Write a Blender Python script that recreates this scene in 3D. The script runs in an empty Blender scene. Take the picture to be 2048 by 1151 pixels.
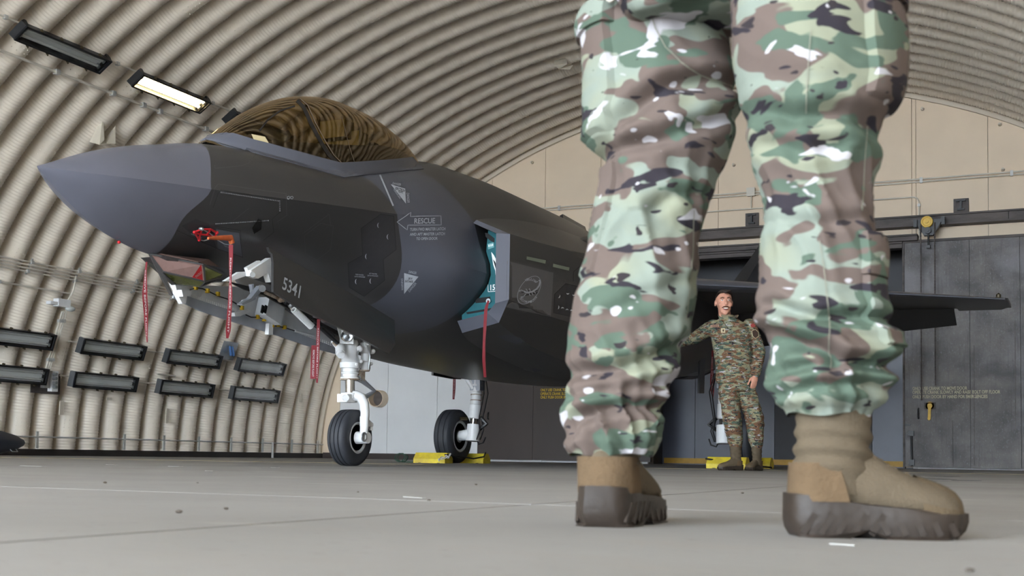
import bpy, bmesh, math, random
from mathutils import Vector, Matrix, noise
from mathutils.bvhtree import BVHTree
V = Vector
rnd = random.Random(7)
scn = bpy.context.scene
COL = scn.collection

# ------------------------------------------------------------------ camera
F_PX = 2450.0                       # focal length in pixels of the 2048 x 1151 frame
YAW, PITCH, ROLL = math.radians(25), math.radians(3.5), 0.0156
HOR = 911.4                         # horizon row at the middle of the frame
CX, CY = 1024.0, HOR - F_PX * math.tan(PITCH)
CAM = V((0, 0, .115))
fw0, rt0, up0 = V((-math.sin(YAW), math.cos(YAW), 0)), V((math.cos(YAW), math.sin(YAW), 0)), V((0, 0, 1))
FW = fw0 * math.cos(PITCH) + up0 * math.sin(PITCH)
up1 = up0 * math.cos(PITCH) - fw0 * math.sin(PITCH)
RT = rt0 * math.cos(ROLL) + up1 * math.sin(ROLL)
UP = up1 * math.cos(ROLL) - rt0 * math.sin(ROLL)
cd = bpy.data.cameras.new('camera')
cam = bpy.data.objects.new('camera', cd)
COL.objects.link(cam)
m = Matrix((RT, UP, -FW)).transposed().to_4x4()
m.translation = CAM
cam.matrix_world = m
cd.sensor_fit = 'HORIZONTAL'
cd.sensor_width = 36
cd.lens = 36 * F_PX / 2048
cd.shift_y = (CY - 575.5) / 2048
cd.clip_start, cd.clip_end = .05, 400
cd.dof.use_dof = True
cd.dof.focus_distance = 12.5
cd.dof.aperture_fstop = 9.0
scn.camera = cam

# ------------------------------------------------------------------ light
world = bpy.data.worlds.new('sky')
scn.world = world
world.use_nodes = True
bg = world.node_tree.nodes['Background']
bg.inputs['Color'].default_value = (.80, .90, 1.0, 1)
bg.inputs['Strength'].default_value = 4.3
sd = bpy.data.lights.new('sun', 'SUN'); sun = bpy.data.objects.new('sun', sd); COL.objects.link(sun)   # shines on the apron outside the mouth, behind the camera
sd.energy = 3.0; sd.angle = .02; sd.color = (1, .88, .74)
sun.rotation_euler = (math.radians(40), 0, math.radians(-18))
scn.view_settings.view_transform = 'Standard'
scn.view_settings.look = 'None'
scn.view_settings.exposure = 2.25
scn.view_settings.gamma = 1.0
scn.view_settings.use_curve_mapping = False

# ------------------------------------------------------------------ pixel -> place
def ray(x, y): return FW + RT * ((x - CX) / F_PX) - UP * ((y - CY) / F_PX)
def at_x(x, y, X): d = ray(x, y); return CAM + d * ((X - CAM.x) / d.x)
def at_y(x, y, Y): d = ray(x, y); return CAM + d * ((Y - CAM.y) / d.y)
def at_z(x, y, Z): d = ray(x, y); return CAM + d * ((Z - CAM.z) / d.z)
def at_d(x, y, D): return CAM + ray(x, y) * D

# ------------------------------------------------------------------ materials
def lin(r, g, b):
    f = lambda c: (c / 255 / 12.92) if c <= 10 else (((c / 255) + .055) / 1.055) ** 2.4
    return (f(r), f(g), f(b), 1)
MATS = {}
def M(name, col, rough=.5, metal=0., var=.0, vs=4., bump=0., bs=60., spec=.5, col2=None, emit=0., stretch=None, detail=4.):
    """principled surface, colour varied by a noise between col and col2, fine relief from a second noise"""
    if name in MATS: return MATS[name]
    mt = bpy.data.materials.new(name); mt.use_nodes = True
    nt = mt.node_tree; N = nt.nodes; L = nt.links
    p = N['Principled BSDF']
    p.inputs['Base Color'].default_value = col
    p.inputs['Roughness'].default_value = rough
    p.inputs['Metallic'].default_value = metal
    p.inputs['Specular IOR Level'].default_value = spec
    if emit:
        p.inputs['Emission Color'].default_value = col
        p.inputs['Emission Strength'].default_value = emit
    tc = N.new('ShaderNodeTexCoord'); mp = N.new('ShaderNodeMapping')
    L.new(tc.outputs['Object'], mp.inputs['Vector'])
    if stretch: mp.inputs['Scale'].default_value = stretch
    if var or col2:
        n = N.new('ShaderNodeTexNoise'); n.inputs['Scale'].default_value = vs; n.inputs['Detail'].default_value = detail
        n.inputs['Roughness'].default_value = .6
        L.new(mp.outputs[0], n.inputs['Vector'])
        r = N.new('ShaderNodeValToRGB')
        c2 = col2 or tuple(c * (1 - var) for c in col[:3]) + (1,)
        c1 = col if col2 else tuple(min(1, c * (1 + var * .6)) for c in col[:3]) + (1,)
        r.color_ramp.elements[0].position = .32; r.color_ramp.elements[0].color = c2
        r.color_ramp.elements[1].position = .68; r.color_ramp.elements[1].color = c1
        L.new(n.outputs['Fac'], r.inputs['Fac']); L.new(r.outputs['Color'], p.inputs['Base Color'])
    if bump:
        b = N.new('ShaderNodeTexNoise'); b.inputs['Scale'].default_value = bs; b.inputs['Detail'].default_value = 3
        L.new(tc.outputs['Object'], b.inputs['Vector'])
        bm_ = N.new('ShaderNodeBump'); bm_.inputs['Strength'].default_value = bump; bm_.inputs['Distance'].default_value = .01
        L.new(b.outputs['Fac'], bm_.inputs['Height']); L.new(bm_.outputs['Normal'], p.inputs['Normal'])
    MATS[name] = mt
    return mt

def glass_mat(name, tint, refl, ior_fac=.25, rough=.02):
    """thin tinted pane: tinted straight-through light plus a Fresnel reflection"""
    mt = bpy.data.materials.new(name); mt.use_nodes = True
    nt = mt.node_tree; N = nt.nodes; L = nt.links; N.clear()
    o = N.new('ShaderNodeOutputMaterial'); mx = N.new('ShaderNodeMixShader')
    t = N.new('ShaderNodeBsdfTransparent'); t.inputs[0].default_value = tint
    g = N.new('ShaderNodeBsdfGlossy'); g.inputs['Color'].default_value = refl; g.inputs['Roughness'].default_value = rough
    lw = N.new('ShaderNodeLayerWeight'); lw.inputs['Blend'].default_value = .5
    pw = N.new('ShaderNodeMath'); pw.operation = 'POWER'; pw.inputs[1].default_value = 4.0
    ma = N.new('ShaderNodeMath'); ma.operation = 'MULTIPLY_ADD'; ma.inputs[1].default_value = 1 - ior_fac; ma.inputs[2].default_value = ior_fac
    L.new(lw.outputs['Facing'], pw.inputs[0]); L.new(pw.outputs[0], ma.inputs[0])
    L.new(ma.outputs[0], mx.inputs[0]); L.new(t.outputs[0], mx.inputs[1]); L.new(g.outputs[0], mx.inputs[2])
    L.new(mx.outputs[0], o.inputs[0])
    return mt

def camo_mat(name, k=1.0, dry=0):
    """woven camouflage: layered hard-edged blotches, wider than tall"""
    mt = bpy.data.materials.new(name); mt.use_nodes = True
    nt = mt.node_tree; N = nt.nodes; L = nt.links
    p = N['Principled BSDF']; p.inputs['Roughness'].default_value = .9; p.inputs['Specular IOR Level'].default_value = .15
    tc = N.new('ShaderNodeTexCoord')
    def blot(scale, off, zs, det, dist, lo, hi=None):
        mp = N.new('ShaderNodeMapping'); mp.inputs['Location'].default_value = off; mp.inputs['Scale'].default_value = (1, 1, zs * (1.35 if dry else 1))
        L.new(tc.outputs['Object'], mp.inputs[0])
        n = N.new('ShaderNodeTexNoise'); n.inputs['Scale'].default_value = scale * k; n.inputs['Detail'].default_value = det
        n.inputs['Distortion'].default_value = dist; n.inputs['Roughness'].default_value = .5
        L.new(mp.outputs[0], n.inputs['Vector'])
        mr = N.new('ShaderNodeMapRange'); mr.inputs['From Min'].default_value = lo; mr.inputs['From Max'].default_value = (hi or lo + .012)
        L.new(n.outputs['Fac'], mr.inputs['Value'])
        return mr.outputs[0]
    cur = None
    def over(fac, col):
        nonlocal cur
        mx = N.new('ShaderNodeMix'); mx.data_type = 'RGBA'
        L.new(fac, mx.inputs['Factor'])
        if cur is None: mx.inputs['A'].default_value = lin(117, 124, 114) if not dry else lin(134, 128, 100)
        else: L.new(cur, mx.inputs['A'])
        mx.inputs['B'].default_value = col
        cur = mx.outputs['Result']
    over(blot(5.2, (3, 1, 9), 2.0, 2, .3, .46, .60), lin(124, 126, 108))
    over(blot(6.4, (11, 4, 2), 2.0, 2, .5, .49 if not dry else .49), lin(92, 80, 74) if not dry else lin(108, 80, 60))
    over(blot(7.6, (1, 14, 5), 2.0, 2.5, .5, .555), lin(76, 89, 77))
    over(blot(10, (7, 2, 17), 2.9, 2.5, .5, .612), lin(44, 40, 45))
    over(blot(9, (5, 21, 8), 2.5, 2.5, .6, .645), lin(164, 160, 162))
    over(blot(22, (9, 3, 1), 1.6, 1.5, .3, .70), lin(164, 160, 162))
    over(blot(20, (2, 8, 4), 2.2, 1.5, .3, .69), lin(46, 41, 43))
    L.new(cur, p.inputs['Base Color'])
    b = N.new('ShaderNodeTexNoise'); b.inputs['Scale'].default_value = 55; b.inputs['Detail'].default_value = 4
    L.new(tc.outputs['Object'], b.inputs['Vector'])
    bm_ = N.new('ShaderNodeBump'); bm_.inputs['Strength'].default_value = .25; bm_.inputs['Distance'].default_value = .004
    L.new(b.outputs['Fac'], bm_.inputs['Height']); L.new(bm_.outputs[0], p.inputs['Normal'])
    return mt

# ------------------------------------------------------------------ mesh building
class MB:
    def __init__(s): s.v = []; s.f = []
    def add(s, vs, fs):
        o = len(s.v); s.v += [V(q) for q in vs]; s.f += [tuple(i + o for i in f) for f in fs]; return s
    def box(s, c, size, R=None):
        c = V(c); h = V(size) / 2; vs = []
        for x in (-1, 1):
            for y in (-1, 1):
                for z in (-1, 1):
                    q = V((x * h.x, y * h.y, z * h.z)); vs.append(c + (R @ q if R else q))
        return s.add(vs, [(0, 1, 3, 2), (4, 6, 7, 5), (0, 4, 5, 1), (2, 3, 7, 6), (0, 2, 6, 4), (1, 5, 7, 3)])
    def beam(s, p0, p1, w, h, up=(0, 0, 1)):
        """bar from p0 to p1, w wide and h high"""
        p0, p1 = V(p0), V(p1); d = (p1 - p0).normalized(); u = V(up)
        r = d.cross(u)
        if r.length < 1e-5: r = d.cross(V((1, 0, 0)))
        r.normalize(); u = r.cross(d).normalized()
        vs = []
        for p in (p0, p1):
            for a, b in ((-1, -1), (1, -1), (1, 1), (-1, 1)): vs.append(p + r * (a * w / 2) + u * (b * h / 2))
        return s.add(vs, [(0, 3, 2, 1), (4, 5, 6, 7), (0, 1, 5, 4), (1, 2, 6, 5), (2, 3, 7, 6), (3, 0, 4, 7)])
    def tube(s, pts, r, n=8, caps=True):
        """round tube along a path; r is one radius or a list"""
        pts = [V(p) for p in pts]; k = len(pts)
        rr = r if isinstance(r, (list, tuple)) else [r] * k
        t0 = (pts[1] - pts[0]).normalized()
        a = t0.orthogonal().normalized(); rings = []
        for i, p in enumerate(pts):
            t = (pts[min(i + 1, k - 1)] - pts[max(i - 1, 0)])
            t = t.normalized() if t.length > 1e-9 else t0
            a = (a - t * a.dot(t)).normalized(); b = t.cross(a)
            rings.append([p + (a * math.cos(2 * math.pi * j / n) + b * math.sin(2 * math.pi * j / n)) * rr[i] for j in range(n)])
        return s.loft(rings, caps)
    def cyl(s, p0, p1, r0, r1=None, n=16, caps=True): return s.tube([p0, p1], [r0, r0 if r1 is None else r1], n, caps)
    def loft(s, rings, caps=True, closed=True):
        n = len(rings[0]); vs = [q for r in rings for q in r]; fs = []
        for i in range(len(rings) - 1):
            for j in range(n if closed else n - 1):
                a, b = i * n + j, i * n + (j + 1) % n
                fs.append((a, b, b + n, a + n))
        if caps and closed:
            fs.append(tuple(range(n - 1, -1, -1))); fs.append(tuple(range((len(rings) - 1) * n, len(rings) * n)))
        return s.add(vs, fs)
    def lathe(s, o, axis, prof, n=32, ref=None):
        """prof: (distance along axis, radius) pairs"""
        o = V(o); ax = V(axis).normalized(); a = (V(ref) if ref else ax.orthogonal()).normalized(); b = ax.cross(a)
        rings = [[o + ax * h + (a * math.cos(2 * math.pi * j / n) + b * math.sin(2 * math.pi * j / n)) * max(r, 1e-4) for j in range(n)] for h, r in prof]
        return s.loft(rings, True)
    def ball(s, c, r, n=12, R=None):
        c = V(c); r = V(r) if not isinstance(r, (int, float)) else V((r, r, r)); m_ = max(4, n // 2); rings = []
        for i in range(m_ + 1):
            t = math.pi * i / m_
            ring = []
            for j in range(n):
                q = V((r.x * max(math.sin(t), .01) * math.cos(2 * math.pi * j / n), r.y * max(math.sin(t), .01) * math.sin(2 * math.pi * j / n), r.z * math.cos(t)))
                ring.append(c + (R @ q if R else q))
            rings.append(ring)
        return s.loft(rings, True)
    def prism(s, poly, ext):
        """flat polygon pushed along ext"""
        poly = [V(p) for p in poly]; e = V(ext); n = len(poly)
        vs = poly + [p + e for p in poly]
        fs = [tuple(range(n - 1, -1, -1)), tuple(range(n, 2 * n))] + [(i, (i + 1) % n, (i + 1) % n + n, i + n) for i in range(n)]
        return s.add(vs, fs)
    def mesh(s, name, smooth=35):
        me = bpy.data.meshes.new(name)
        me.from_pydata([tuple(q) for q in s.v], [], s.f)
        bm = bmesh.new(); bm.from_mesh(me); bmesh.ops.recalc_face_normals(bm, faces=bm.faces); bm.to_mesh(me); bm.free()
        if smooth:
            me.shade_smooth(); me.set_sharp_from_angle(angle=math.radians(smooth))
        me.update()
        return me
    def build(s, name, mat, parent=None, smooth=35):
        return link(name, s.mesh(name, smooth), mat, parent)

def link(name, me, mat, parent=None):
    o = bpy.data.objects.new(name, me); COL.objects.link(o)
    if mat is not None and not me.materials: me.materials.append(mat)
    if parent is not None: adopt(o, parent)
    return o
def world_loc(o):
    return (world_loc(o.parent) if o.parent else V((0, 0, 0))) + (V(o.location) if not o.get('_w') else V((0, 0, 0)))
def adopt(o, parent):
    """o's mesh is in world coordinates; keep it there under a parent that is only translated"""
    o.parent = parent
    r = parent
    while r.parent: r = r.parent
    o.matrix_parent_inverse = Matrix.Translation(-r.location) if parent is r else Matrix.Identity(4)
def tag(o, label=None, cat=None, group=None, kind=None):
    for k, v in (('label', label), ('category', cat), ('group', group), ('kind', kind)):
        if v: o[k] = v
    return o
def root(name, loc, label=None, cat=None, group=None, kind=None):
    o = bpy.data.objects.new(name, None); COL.objects.link(o); o.location = loc; o.empty_display_size = .2
    return tag(o, label, cat, group, kind)
def copy_tree(o, parent=None):
    c = o.copy(); COL.objects.link(c)
    if parent is not None: c.parent = parent
    for ch in list(o.children): copy_tree(ch, c)
    return c
def lerp(a, b, t): return a + (b - a) * t
def smooth01(t): t = max(0, min(1, t)); return t * t * (3 - 2 * t)
def table(xs, ys):
    """monotone cubic interpolation of a table"""
    n = len(xs); d = [(ys[i + 1] - ys[i]) / (xs[i + 1] - xs[i]) for i in range(n - 1)]
    mm = [d[0]] + [0 if d[i - 1] * d[i] <= 0 else 2 * d[i - 1] * d[i] / (d[i - 1] + d[i]) for i in range(1, n - 1)] + [d[-1]]
    def f(x):
        if x <= xs[0]: return ys[0]
        if x >= xs[-1]: return ys[-1]
        i = 0
        while xs[i + 1] < x: i += 1
        h = xs[i + 1] - xs[i]; t = (x - xs[i]) / h
        return ((1 + 2 * t) * (1 - t) ** 2 * ys[i] + t * (1 - t) ** 2 * h * mm[i] + t * t * (3 - 2 * t) * ys[i + 1] + t * t * (t - 1) * h * mm[i + 1])
    return f
def text_mesh(s, size=1.0, bold=0., shear=0., spacing=1., align='LEFT'):
    """2-D outline mesh of a line of lettering (verts, faces), cap height about 0.7 size"""
    cu = bpy.data.curves.new('t', 'FONT'); cu.body = s; cu.size = size; cu.offset = bold; cu.shear = shear; cu.space_character = spacing
    cu.align_x = align; cu.resolution_u = 3
    ob = bpy.data.objects.new('t', cu); COL.objects.link(ob)
    dg = bpy.context.evaluated_depsgraph_get()
    me = bpy.data.meshes.new_from_object(ob.evaluated_get(dg))
    vs = [(v.co.x, v.co.y) for v in me.vertices]; fs = [tuple(p.vertices) for p in me.polygons]
    bpy.data.objects.remove(ob); bpy.data.curves.remove(cu); bpy.data.meshes.remove(me)
    return vs, fs

# common surfaces
m_rib = M('cream painted corrugated steel', lin(230, 218, 201), .34, var=.07, vs=1.2, bump=.08, bs=30, spec=.5)
m_wall = M('cream painted wall panel', lin(228, 207, 181), .55, var=.06, vs=.8, bump=.05, bs=12)
m_trim = M('cream trim', lin(204, 192, 174), .5, var=.05)
m_conduit = M('painted conduit', lin(212, 204, 190), .45)
m_galv = M('galvanised steel', lin(186, 184, 180), .4, .25, var=.1, vs=20)
m_black = M('black enamel', lin(24, 25, 28), .4, var=.15, vs=8)
m_dark = M('dark rubber', lin(22, 22, 24), .7)
m_brass = M('brass latch', lin(74, 64, 44), .45, .3)
m_white = M('white gear paint', lin(226, 226, 226), .38, var=.06, vs=9, bump=.03, bs=40)
m_grime = M('stained gear paint', lin(200, 190, 175), .5, var=.3, vs=18, col2=lin(120, 90, 65))
m_chrome = M('polished piston', lin(190, 190, 192), .12, 1.)
m_alu = M('bare aluminium', lin(170, 172, 174), .35, .7, var=.1, vs=15)
m_yellow = M('yellow chock paint', lin(226, 205, 48), .55, var=.2, vs=9, col2=lin(190, 165, 60), bump=.1, bs=40)
m_red = M('red ribbon', lin(108, 8, 22), .75, var=.12, vs=14)
m_redpt = M('red anodised', lin(190, 30, 40), .35, .3)
m_ltr = M('white lettering', lin(165, 150, 150), .7)

# ================================================================== the shelter
XC = -6.16                 # middle of the shelter and of the jet
YB = 23.5                  # back wall
YF = -9.0                  # open mouth, behind the camera
EA, EB = 9.6, 7.4          # half width and height of the arch
PITCH_R = .522             # spacing of the ribs
def arch(th, off=0.):
    """point of the arch section; th in degrees up from the left foot, off outwards"""
    t = math.radians(th); x, z = -EA * math.cos(t), EB * math.sin(t)
    n = V((x / EA ** 2, 0, z / EB ** 2)).normalized()
    return V((XC + x, 0, z)) + n * off, n
# --- floor: cast slabs with open joints
m_floor = M('worn concrete', lin(146, 144, 141), .62, var=.14, vs=.9, bump=.12, bs=35, spec=.35, detail=8)
def stain_floor(mt):
    nt = mt.node_tree; N = nt.nodes; L = nt.links; p = N['Principled BSDF']
    src = p.inputs['Base Color'].links[0].from_socket
    tc = N.new('ShaderNodeTexCoord')
    for sc, lo, hi, col, amt in ((.35, .5, .72, lin(126, 122, 118), .7), (6., .56, .75, lin(142, 136, 130), .55), (38., .64, .72, lin(108, 100, 94), .5), (1.7, .62, .74, lin(186, 184, 180), .5)):
        mp = N.new('ShaderNodeMapping'); mp.inputs['Location'].default_value = (sc, 3, 0); L.new(tc.outputs['Object'], mp.inputs[0])
        mp.inputs['Scale'].default_value = (.55, 1.3, 1)
        n = N.new('ShaderNodeTexNoise'); n.inputs['Scale'].default_value = sc; n.inputs['Detail'].default_value = 5
        L.new(mp.outputs[0], n.inputs['Vector'])
        mr = N.new('ShaderNodeMapRange'); mr.inputs['From Min'].default_value = lo; mr.inputs['From Max'].default_value = hi; mr.inputs['To Max'].default_value = amt
        L.new(n.outputs['Fac'], mr.inputs['Value'])
        mx = N.new('ShaderNodeMix'); mx.data_type = 'RGBA'; L.new(mr.outputs[0], mx.inputs['Factor']); L.new(src, mx.inputs['A']); mx.inputs['B'].default_value = col
        src = mx.outputs['Result']
    L.new(src, p.inputs['Base Color'])
stain_floor(m_floor)
m_joint = M('joint filler', lin(92, 90, 92), .8)
fl = MB().box((XC, 5, -.12), (60, 70, .2)).build('floor', m_joint, smooth=0); tag(fl, kind='structure')
xs = [-40, -33, -27.6, -21.5, -15.9, -11.0, -6.1, -1.2, 3.4, 9.5, 15, 22]
ys = [-28, -21, -14, -8.0, -3.0, 2.7, 8.9, 14.7, 20.1, 25.4, 31]
for i in range(len(xs) - 1):
    for j in range(len(ys) - 1):
        x0, x1, y0, y1 = xs[i] + .006, xs[i + 1] - .006, ys[j] + .006, ys[j + 1] - .006
        MB().box(((x0 + x1) / 2, (y0 + y1) / 2, -.0505), (x1 - x0, y1 - y0, .101 + .0)).build('slab', m_floor, fl, smooth=0)
m_floor_y = M('worn yellow floor paint', lin(186, 164, 96), .7, var=.3, vs=6, col2=lin(160, 152, 130))
m_floor_w = M('pale tape', lin(160, 158, 153), .7)
def strip_floor(name, p0, p1, w, mat):
    d = (p1 - p0); b = MB(); b.beam(p0 + V((0, 0, .0012)), p1 + V((0, 0, .0012)), w, .0016); return b.build(name, mat, fl, 0)
strip_floor('painted_line', V((-14.9, 10.4, 0)), V((-7.0, 12.6, 0)), .10, m_floor_y)
strip_floor('painted_line', V((-4.6, 13.4, 0)), V((3.0, 15.5, 0)), .10, m_floor_y)
for (x0, y0, x1, y1) in ((45, 931, 88, 932.4), (340, 932, 362, 932.6), (810, 993.5, 848, 996), (545, 934, 556, 934.4), (215, 928.6, 232, 929), (1662, 1088, 1712, 1091), (1950, 943, 1985, 944), (415, 941, 430, 941.5)):
    strip_floor('tape_scrap', at_z(x0, y0, 0), at_z(x1, y1, 0), .012 if y0 > 980 else .035, m_floor_w)
m_dash = M('dark floor mark', lin(58, 58, 62), .7)
for (x0, y0, x1, y1) in ((1825, 956, 1900, 958.5), (1905, 960, 1960, 961), (1860, 951.5, 1910, 953)):
    strip_floor('painted_mark', at_z(x0, y0, 0), at_z(x1, y1, 0), .12, m_dash)
m_peb = M('grit', lin(74, 66, 58), .9)
k = 0
for (x, y, r) in ((358, 1022, .006), (452, 1016, .0045), (210, 964, .006), (395, 965, .004), (858, 999, .004), (716, 983, .003), (952, 968, .005), (1940, 1139, .004), (1485, 985, .004)):
    p = at_z(x, y, .004); b = MB().ball(p, (r * 1.3, r, r * .55), 8)
    o = b.build('pebble', m_peb); tag(o, ('larger dark crumb of grit alone on the open floor' if k == 0 else 'dark crumb of grit just behind the larger crumb' if k == 1 else 'dark crumb of grit between the standing boots' if k == 8 else 'dark crumb of grit on the floor near the camera, past the boot toe' if k == 7 else 'tiny dark crumb of grit on the concrete floor before the jet'), 'grit', 'crumbs of grit on the floor')
    k += 1

# --- arch of corrugated ribs
def rib_mesh(splices, name):
    L_arc = 26.9; n_r = 538; n_s = n_r * 3
    half = [(u, .27 * (1 - math.sqrt(max(0, 1 - (u / .222) ** 2)))) for u in (0, .05, .1, .142, .175, .2, .215, .222)] + [(.261, .285)]
    prof = [(-u, o) for u, o in half[:0:-1]] + half
    vs = []; fs = []; n = len(prof)
    # arc-length table
    T = [i * 180 / 4000 for i in range(4001)]; S = [0.]
    for i in range(4000): S.append(S[-1] + (arch(T[i + 1])[0] - arch(T[i])[0]).length)
    tot = S[-1]; k_ = 0
    spl = []
    for a in splices:
        spl.append(S[int(a / 180 * 4000)])
    for i in range(n_s + 1):
        s_ = tot * i / n_s
        while k_ < 3999 and S[k_ + 1] < s_: k_ += 1
        th = T[k_] + (s_ - S[k_]) / (S[k_ + 1] - S[k_]) * (T[k_ + 1] - T[k_])
        base, nn = arch(th)
        amp = (0, 1, -.55)[i % 3] * .0115
        for q in spl:
            dd = abs(s_ - q)
            if dd < .24: amp *= smooth01((dd - .17) / .05)
        for u, o in prof:
            vs.append(base + nn * (o - amp * (1 if abs(u) < .221 else 0)) + V((0, u, 0)))
    for i in range(n_s):
        for j in range(n - 1): fs.append((i * n + j, i * n + j + 1, (i + 1) * n + j + 1, (i + 1) * n + j))
    me = bpy.data.meshes.new(name); me.from_pydata([tuple(v) for v in vs], [], fs); me.shade_smooth(); me.update()
    me.materials.append(m_rib)
    # bolts of the splices
    b = MB()
    for a in splices:
        for da in (-.75, -.25, .25, .75):
            for u in (-.15, -.09, -.03, .03, .09, .15):
                base, nn = arch(a + da)
                o = .27 * (1 - math.sqrt(max(0, 1 - (u / .222) ** 2)))
                q = base + nn * (o - .004) + V((0, u, 0)); b.cyl(q, q - nn * .012, .0085, .006, 6)
    return me, b.mesh(name + '_bolts', 50)
ev, evb = rib_mesh((4, 24.7, 47.3, 67.4, 88, 109, 132, 155), 'rib_a')
od, odb = rib_mesh((13.4, 37.3, 58.3, 78, 101.5, 121, 143, 166), 'rib_b')
evb.materials.append(m_rib); odb.materials.append(m_rib)
ceil = root('ceiling', (XC, 0, 0), kind='structure')
N_RIB = int((YB - YF) / PITCH_R)
for k in range(N_RIB):
    me, mb_ = ((ev, evb), (od, odb))[k % 2]
    o = bpy.data.objects.new('corrugated_rib', me); COL.objects.link(o); o.parent = ceil; o.location = (-XC, YB - PITCH_R * (k + .5), 0)
    if k < 32:
        q = bpy.data.objects.new('splice_bolts', mb_); COL.objects.link(q); q.parent = o; q['kind'] = 'stuff'
# outer shell so that no light leaks, and the concrete face at the mouth
sh = MB(); ring = []
for i in range(61):
    p, n = arch(180 * i / 60, .40); ring.append(p)
ring2 = [arch(180 * i / 60, .75)[0] for i in range(61)]
for (ra, rb) in ((ring, ring2),):
    prof = [q for q in ra] + [q for q in reversed(rb)]
    sh.prism([q + V((0, YF - .4, 0)) for q in prof], V((0, YB - YF + 2.6, 0)))
m_conc = M('shelter concrete', lin(150, 146, 140), .8, var=.15, vs=1.5, bump=.3, bs=15)
o = sh.build('wall_shell', m_conc, smooth=30); tag(o, kind='structure')
# flat flange where the arch meets the back wall
b = MB(); n_ = 90
rA = [arch(180 * i / n_, -.06)[0] for i in range(n_ + 1)]; rB = [arch(180 * i / n_, .28)[0] for i in range(n_ + 1)]
vs = []; fs = []
for y in (YB - .015, YB - .075):
    vs += [p + V((0, y, 0)) for p in rA] + [p + V((0, y, 0)) for p in rB]
m1 = n_ + 1
for i in range(n_):
    for o_ in (0, 2 * m1): fs.append((o_ + i, o_ + i + 1, o_ + m1 + i + 1, o_ + m1 + i))
    fs.append((i, i + 1, 2 * m1 + i + 1, 2 * m1 + i)); fs.append((m1 + i, m1 + i + 1, 3 * m1 + i + 1, 3 * m1 + i))
b.add(vs, fs); o = b.build('trim_1', m_trim); tag(o, kind='structure')

# ================================================================== back wall
def zarch(x):
    t = (x - XC) / (EA + .15)
    return (EB + .15) * math.sqrt(max(0, 1 - t * t))
x_br0, x_br1 = at_y(955, 840, YB - .15).x, at_y(1301, 850, YB - .15).x      # brown leaf
x_gr0 = at_y(1806, 900, YB - .2).x                                          # grey leaf starts
x_gr1 = 2.2
z_open = at_y(1400, 514, YB).z                                              # top of the opening
x_op0, x_op1 = x_br1 - .1, x_gr0 + .15
m_wall_w = M('white painted wall panel', lin(224, 224, 224), .55, var=.05, vs=.8, bump=.05, bs=12)
wb = root('wall_back', (XC, YB, 0), kind='structure')
seams = []
x = -1.5 - 1.25 * 12
while x < XC + EA: seams.append(x); x += 1.25
edges = sorted(seams + [x_op0, x_op1, XC - EA, XC + EA])
edges = [e for e in edges if XC - EA <= e <= XC + EA]
for a, b_ in zip(edges[:-1], edges[1:]):
    if b_ - a < .03: continue
    mid = (a + b_) / 2
    z0 = z_open if x_op0 < mid < x_op1 else 0.0
    g = .004
    top = []
    for i in range(7):
        xx = lerp(b_ - g, a + g, i / 6); top.append(V((xx, YB, max(z0 + .02, zarch(xx)))))
    zs_ = 2.6
    if z0 < zs_ and min(p_.z for p_ in top) > zs_ + .1:
        MB().prism([V((a + g, YB, z0)), V((b_ - g, YB, z0)), V((b_ - g, YB, zs_ - g)), V((a + g, YB, zs_ - g))], V((0, .06, 0))).build('wall_panel', m_wall_w, wb, 0); z0 = zs_
    lowp = max(p_.z for p_ in top) < zs_ + .1
    MB().prism([V((a + g, YB, z0)), V((b_ - g, YB, z0))] + top, V((0, .06, 0))).build('wall_panel', m_wall_w if lowp else m_wall, wb, 0)
MB().prism([V((XC - EA, YB + .06, 0)), V((x_op0, YB + .06, 0)), V((x_op0, YB + .06, z_open)), V((x_op1, YB + .06, z_open)), V((x_op1, YB + .06, 0)), V((XC + EA, YB + .06, 0))] + [arch(180 - 180 * i / 40, .2)[0] + V((0, YB + .06, 0)) for i in range(41)], V((0, .3, 0))).build('wall_core', m_conc, wb, 0)
# recess behind the opening
m_rec = M('blue grey recess panel', lin(92, 96, 110), .35, var=.1, vs=1.5, bump=.04, bs=10)
m_rec2 = M('charcoal recess panel', lin(46, 46, 52), .5, var=.15, vs=2)
YR = YB + 1.25
rw = root('wall_recess', (XC, YR, 0), kind='structure')
xe = [x_op0 - .3] + [at_y(px, 850, YR).x for px in (1390, 1549, 1640, 1744)] + [x_op1 + .3]
for i in range(len(xe) - 1):
    MB().box(((xe[i] + xe[i + 1]) / 2, YR + .05, 1.55), (xe[i + 1] - xe[i] - .01, .1, 3.1)).build('recess_panel', (m_rec, m_rec, m_rec2, m_rec2, m_rec)[i], rw, 0)
    MB().box(((xe[i] + xe[i + 1]) / 2, YR + .05, 3.9), (xe[i + 1] - xe[i] - .01, .1, 1.56)).build('recess_panel', m_rec2, rw, 0)
MB().box(((x_op0 + x_op1) / 2, YR + .22, 2.3), (x_op1 - x_op0 + 1.4, .2, 5.2)).build('recess_light_stop', m_rec2, rw, 0)  # unseen backing, added so no light leaks through the panel gaps
for xx in (x_op0 - .15, x_op1 + .15): MB().box((xx, (YB + .36 + YR) / 2, 2.3), (.1, YR - YB - .36, 4.7)).build('recess_jamb', m_rec2, rw, 0)
MB().box(((x_op0 + x_op1) / 2, (YB + .36 + YR) / 2, 4.7), (x_op1 - x_op0 + .4, YR - YB - .3, .1)).build('recess_head', m_rec2, rw, 0)
m_yel2 = M('ochre kick strip', lin(196, 150, 40), .5, var=.2, vs=4)
MB().box(((x_op0 + x_op1) / 2, YR - .03, .075), (x_op1 - x_op0 + .1, .05, .11)).build('kick_strip', m_yel2, rw, 0)
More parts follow.
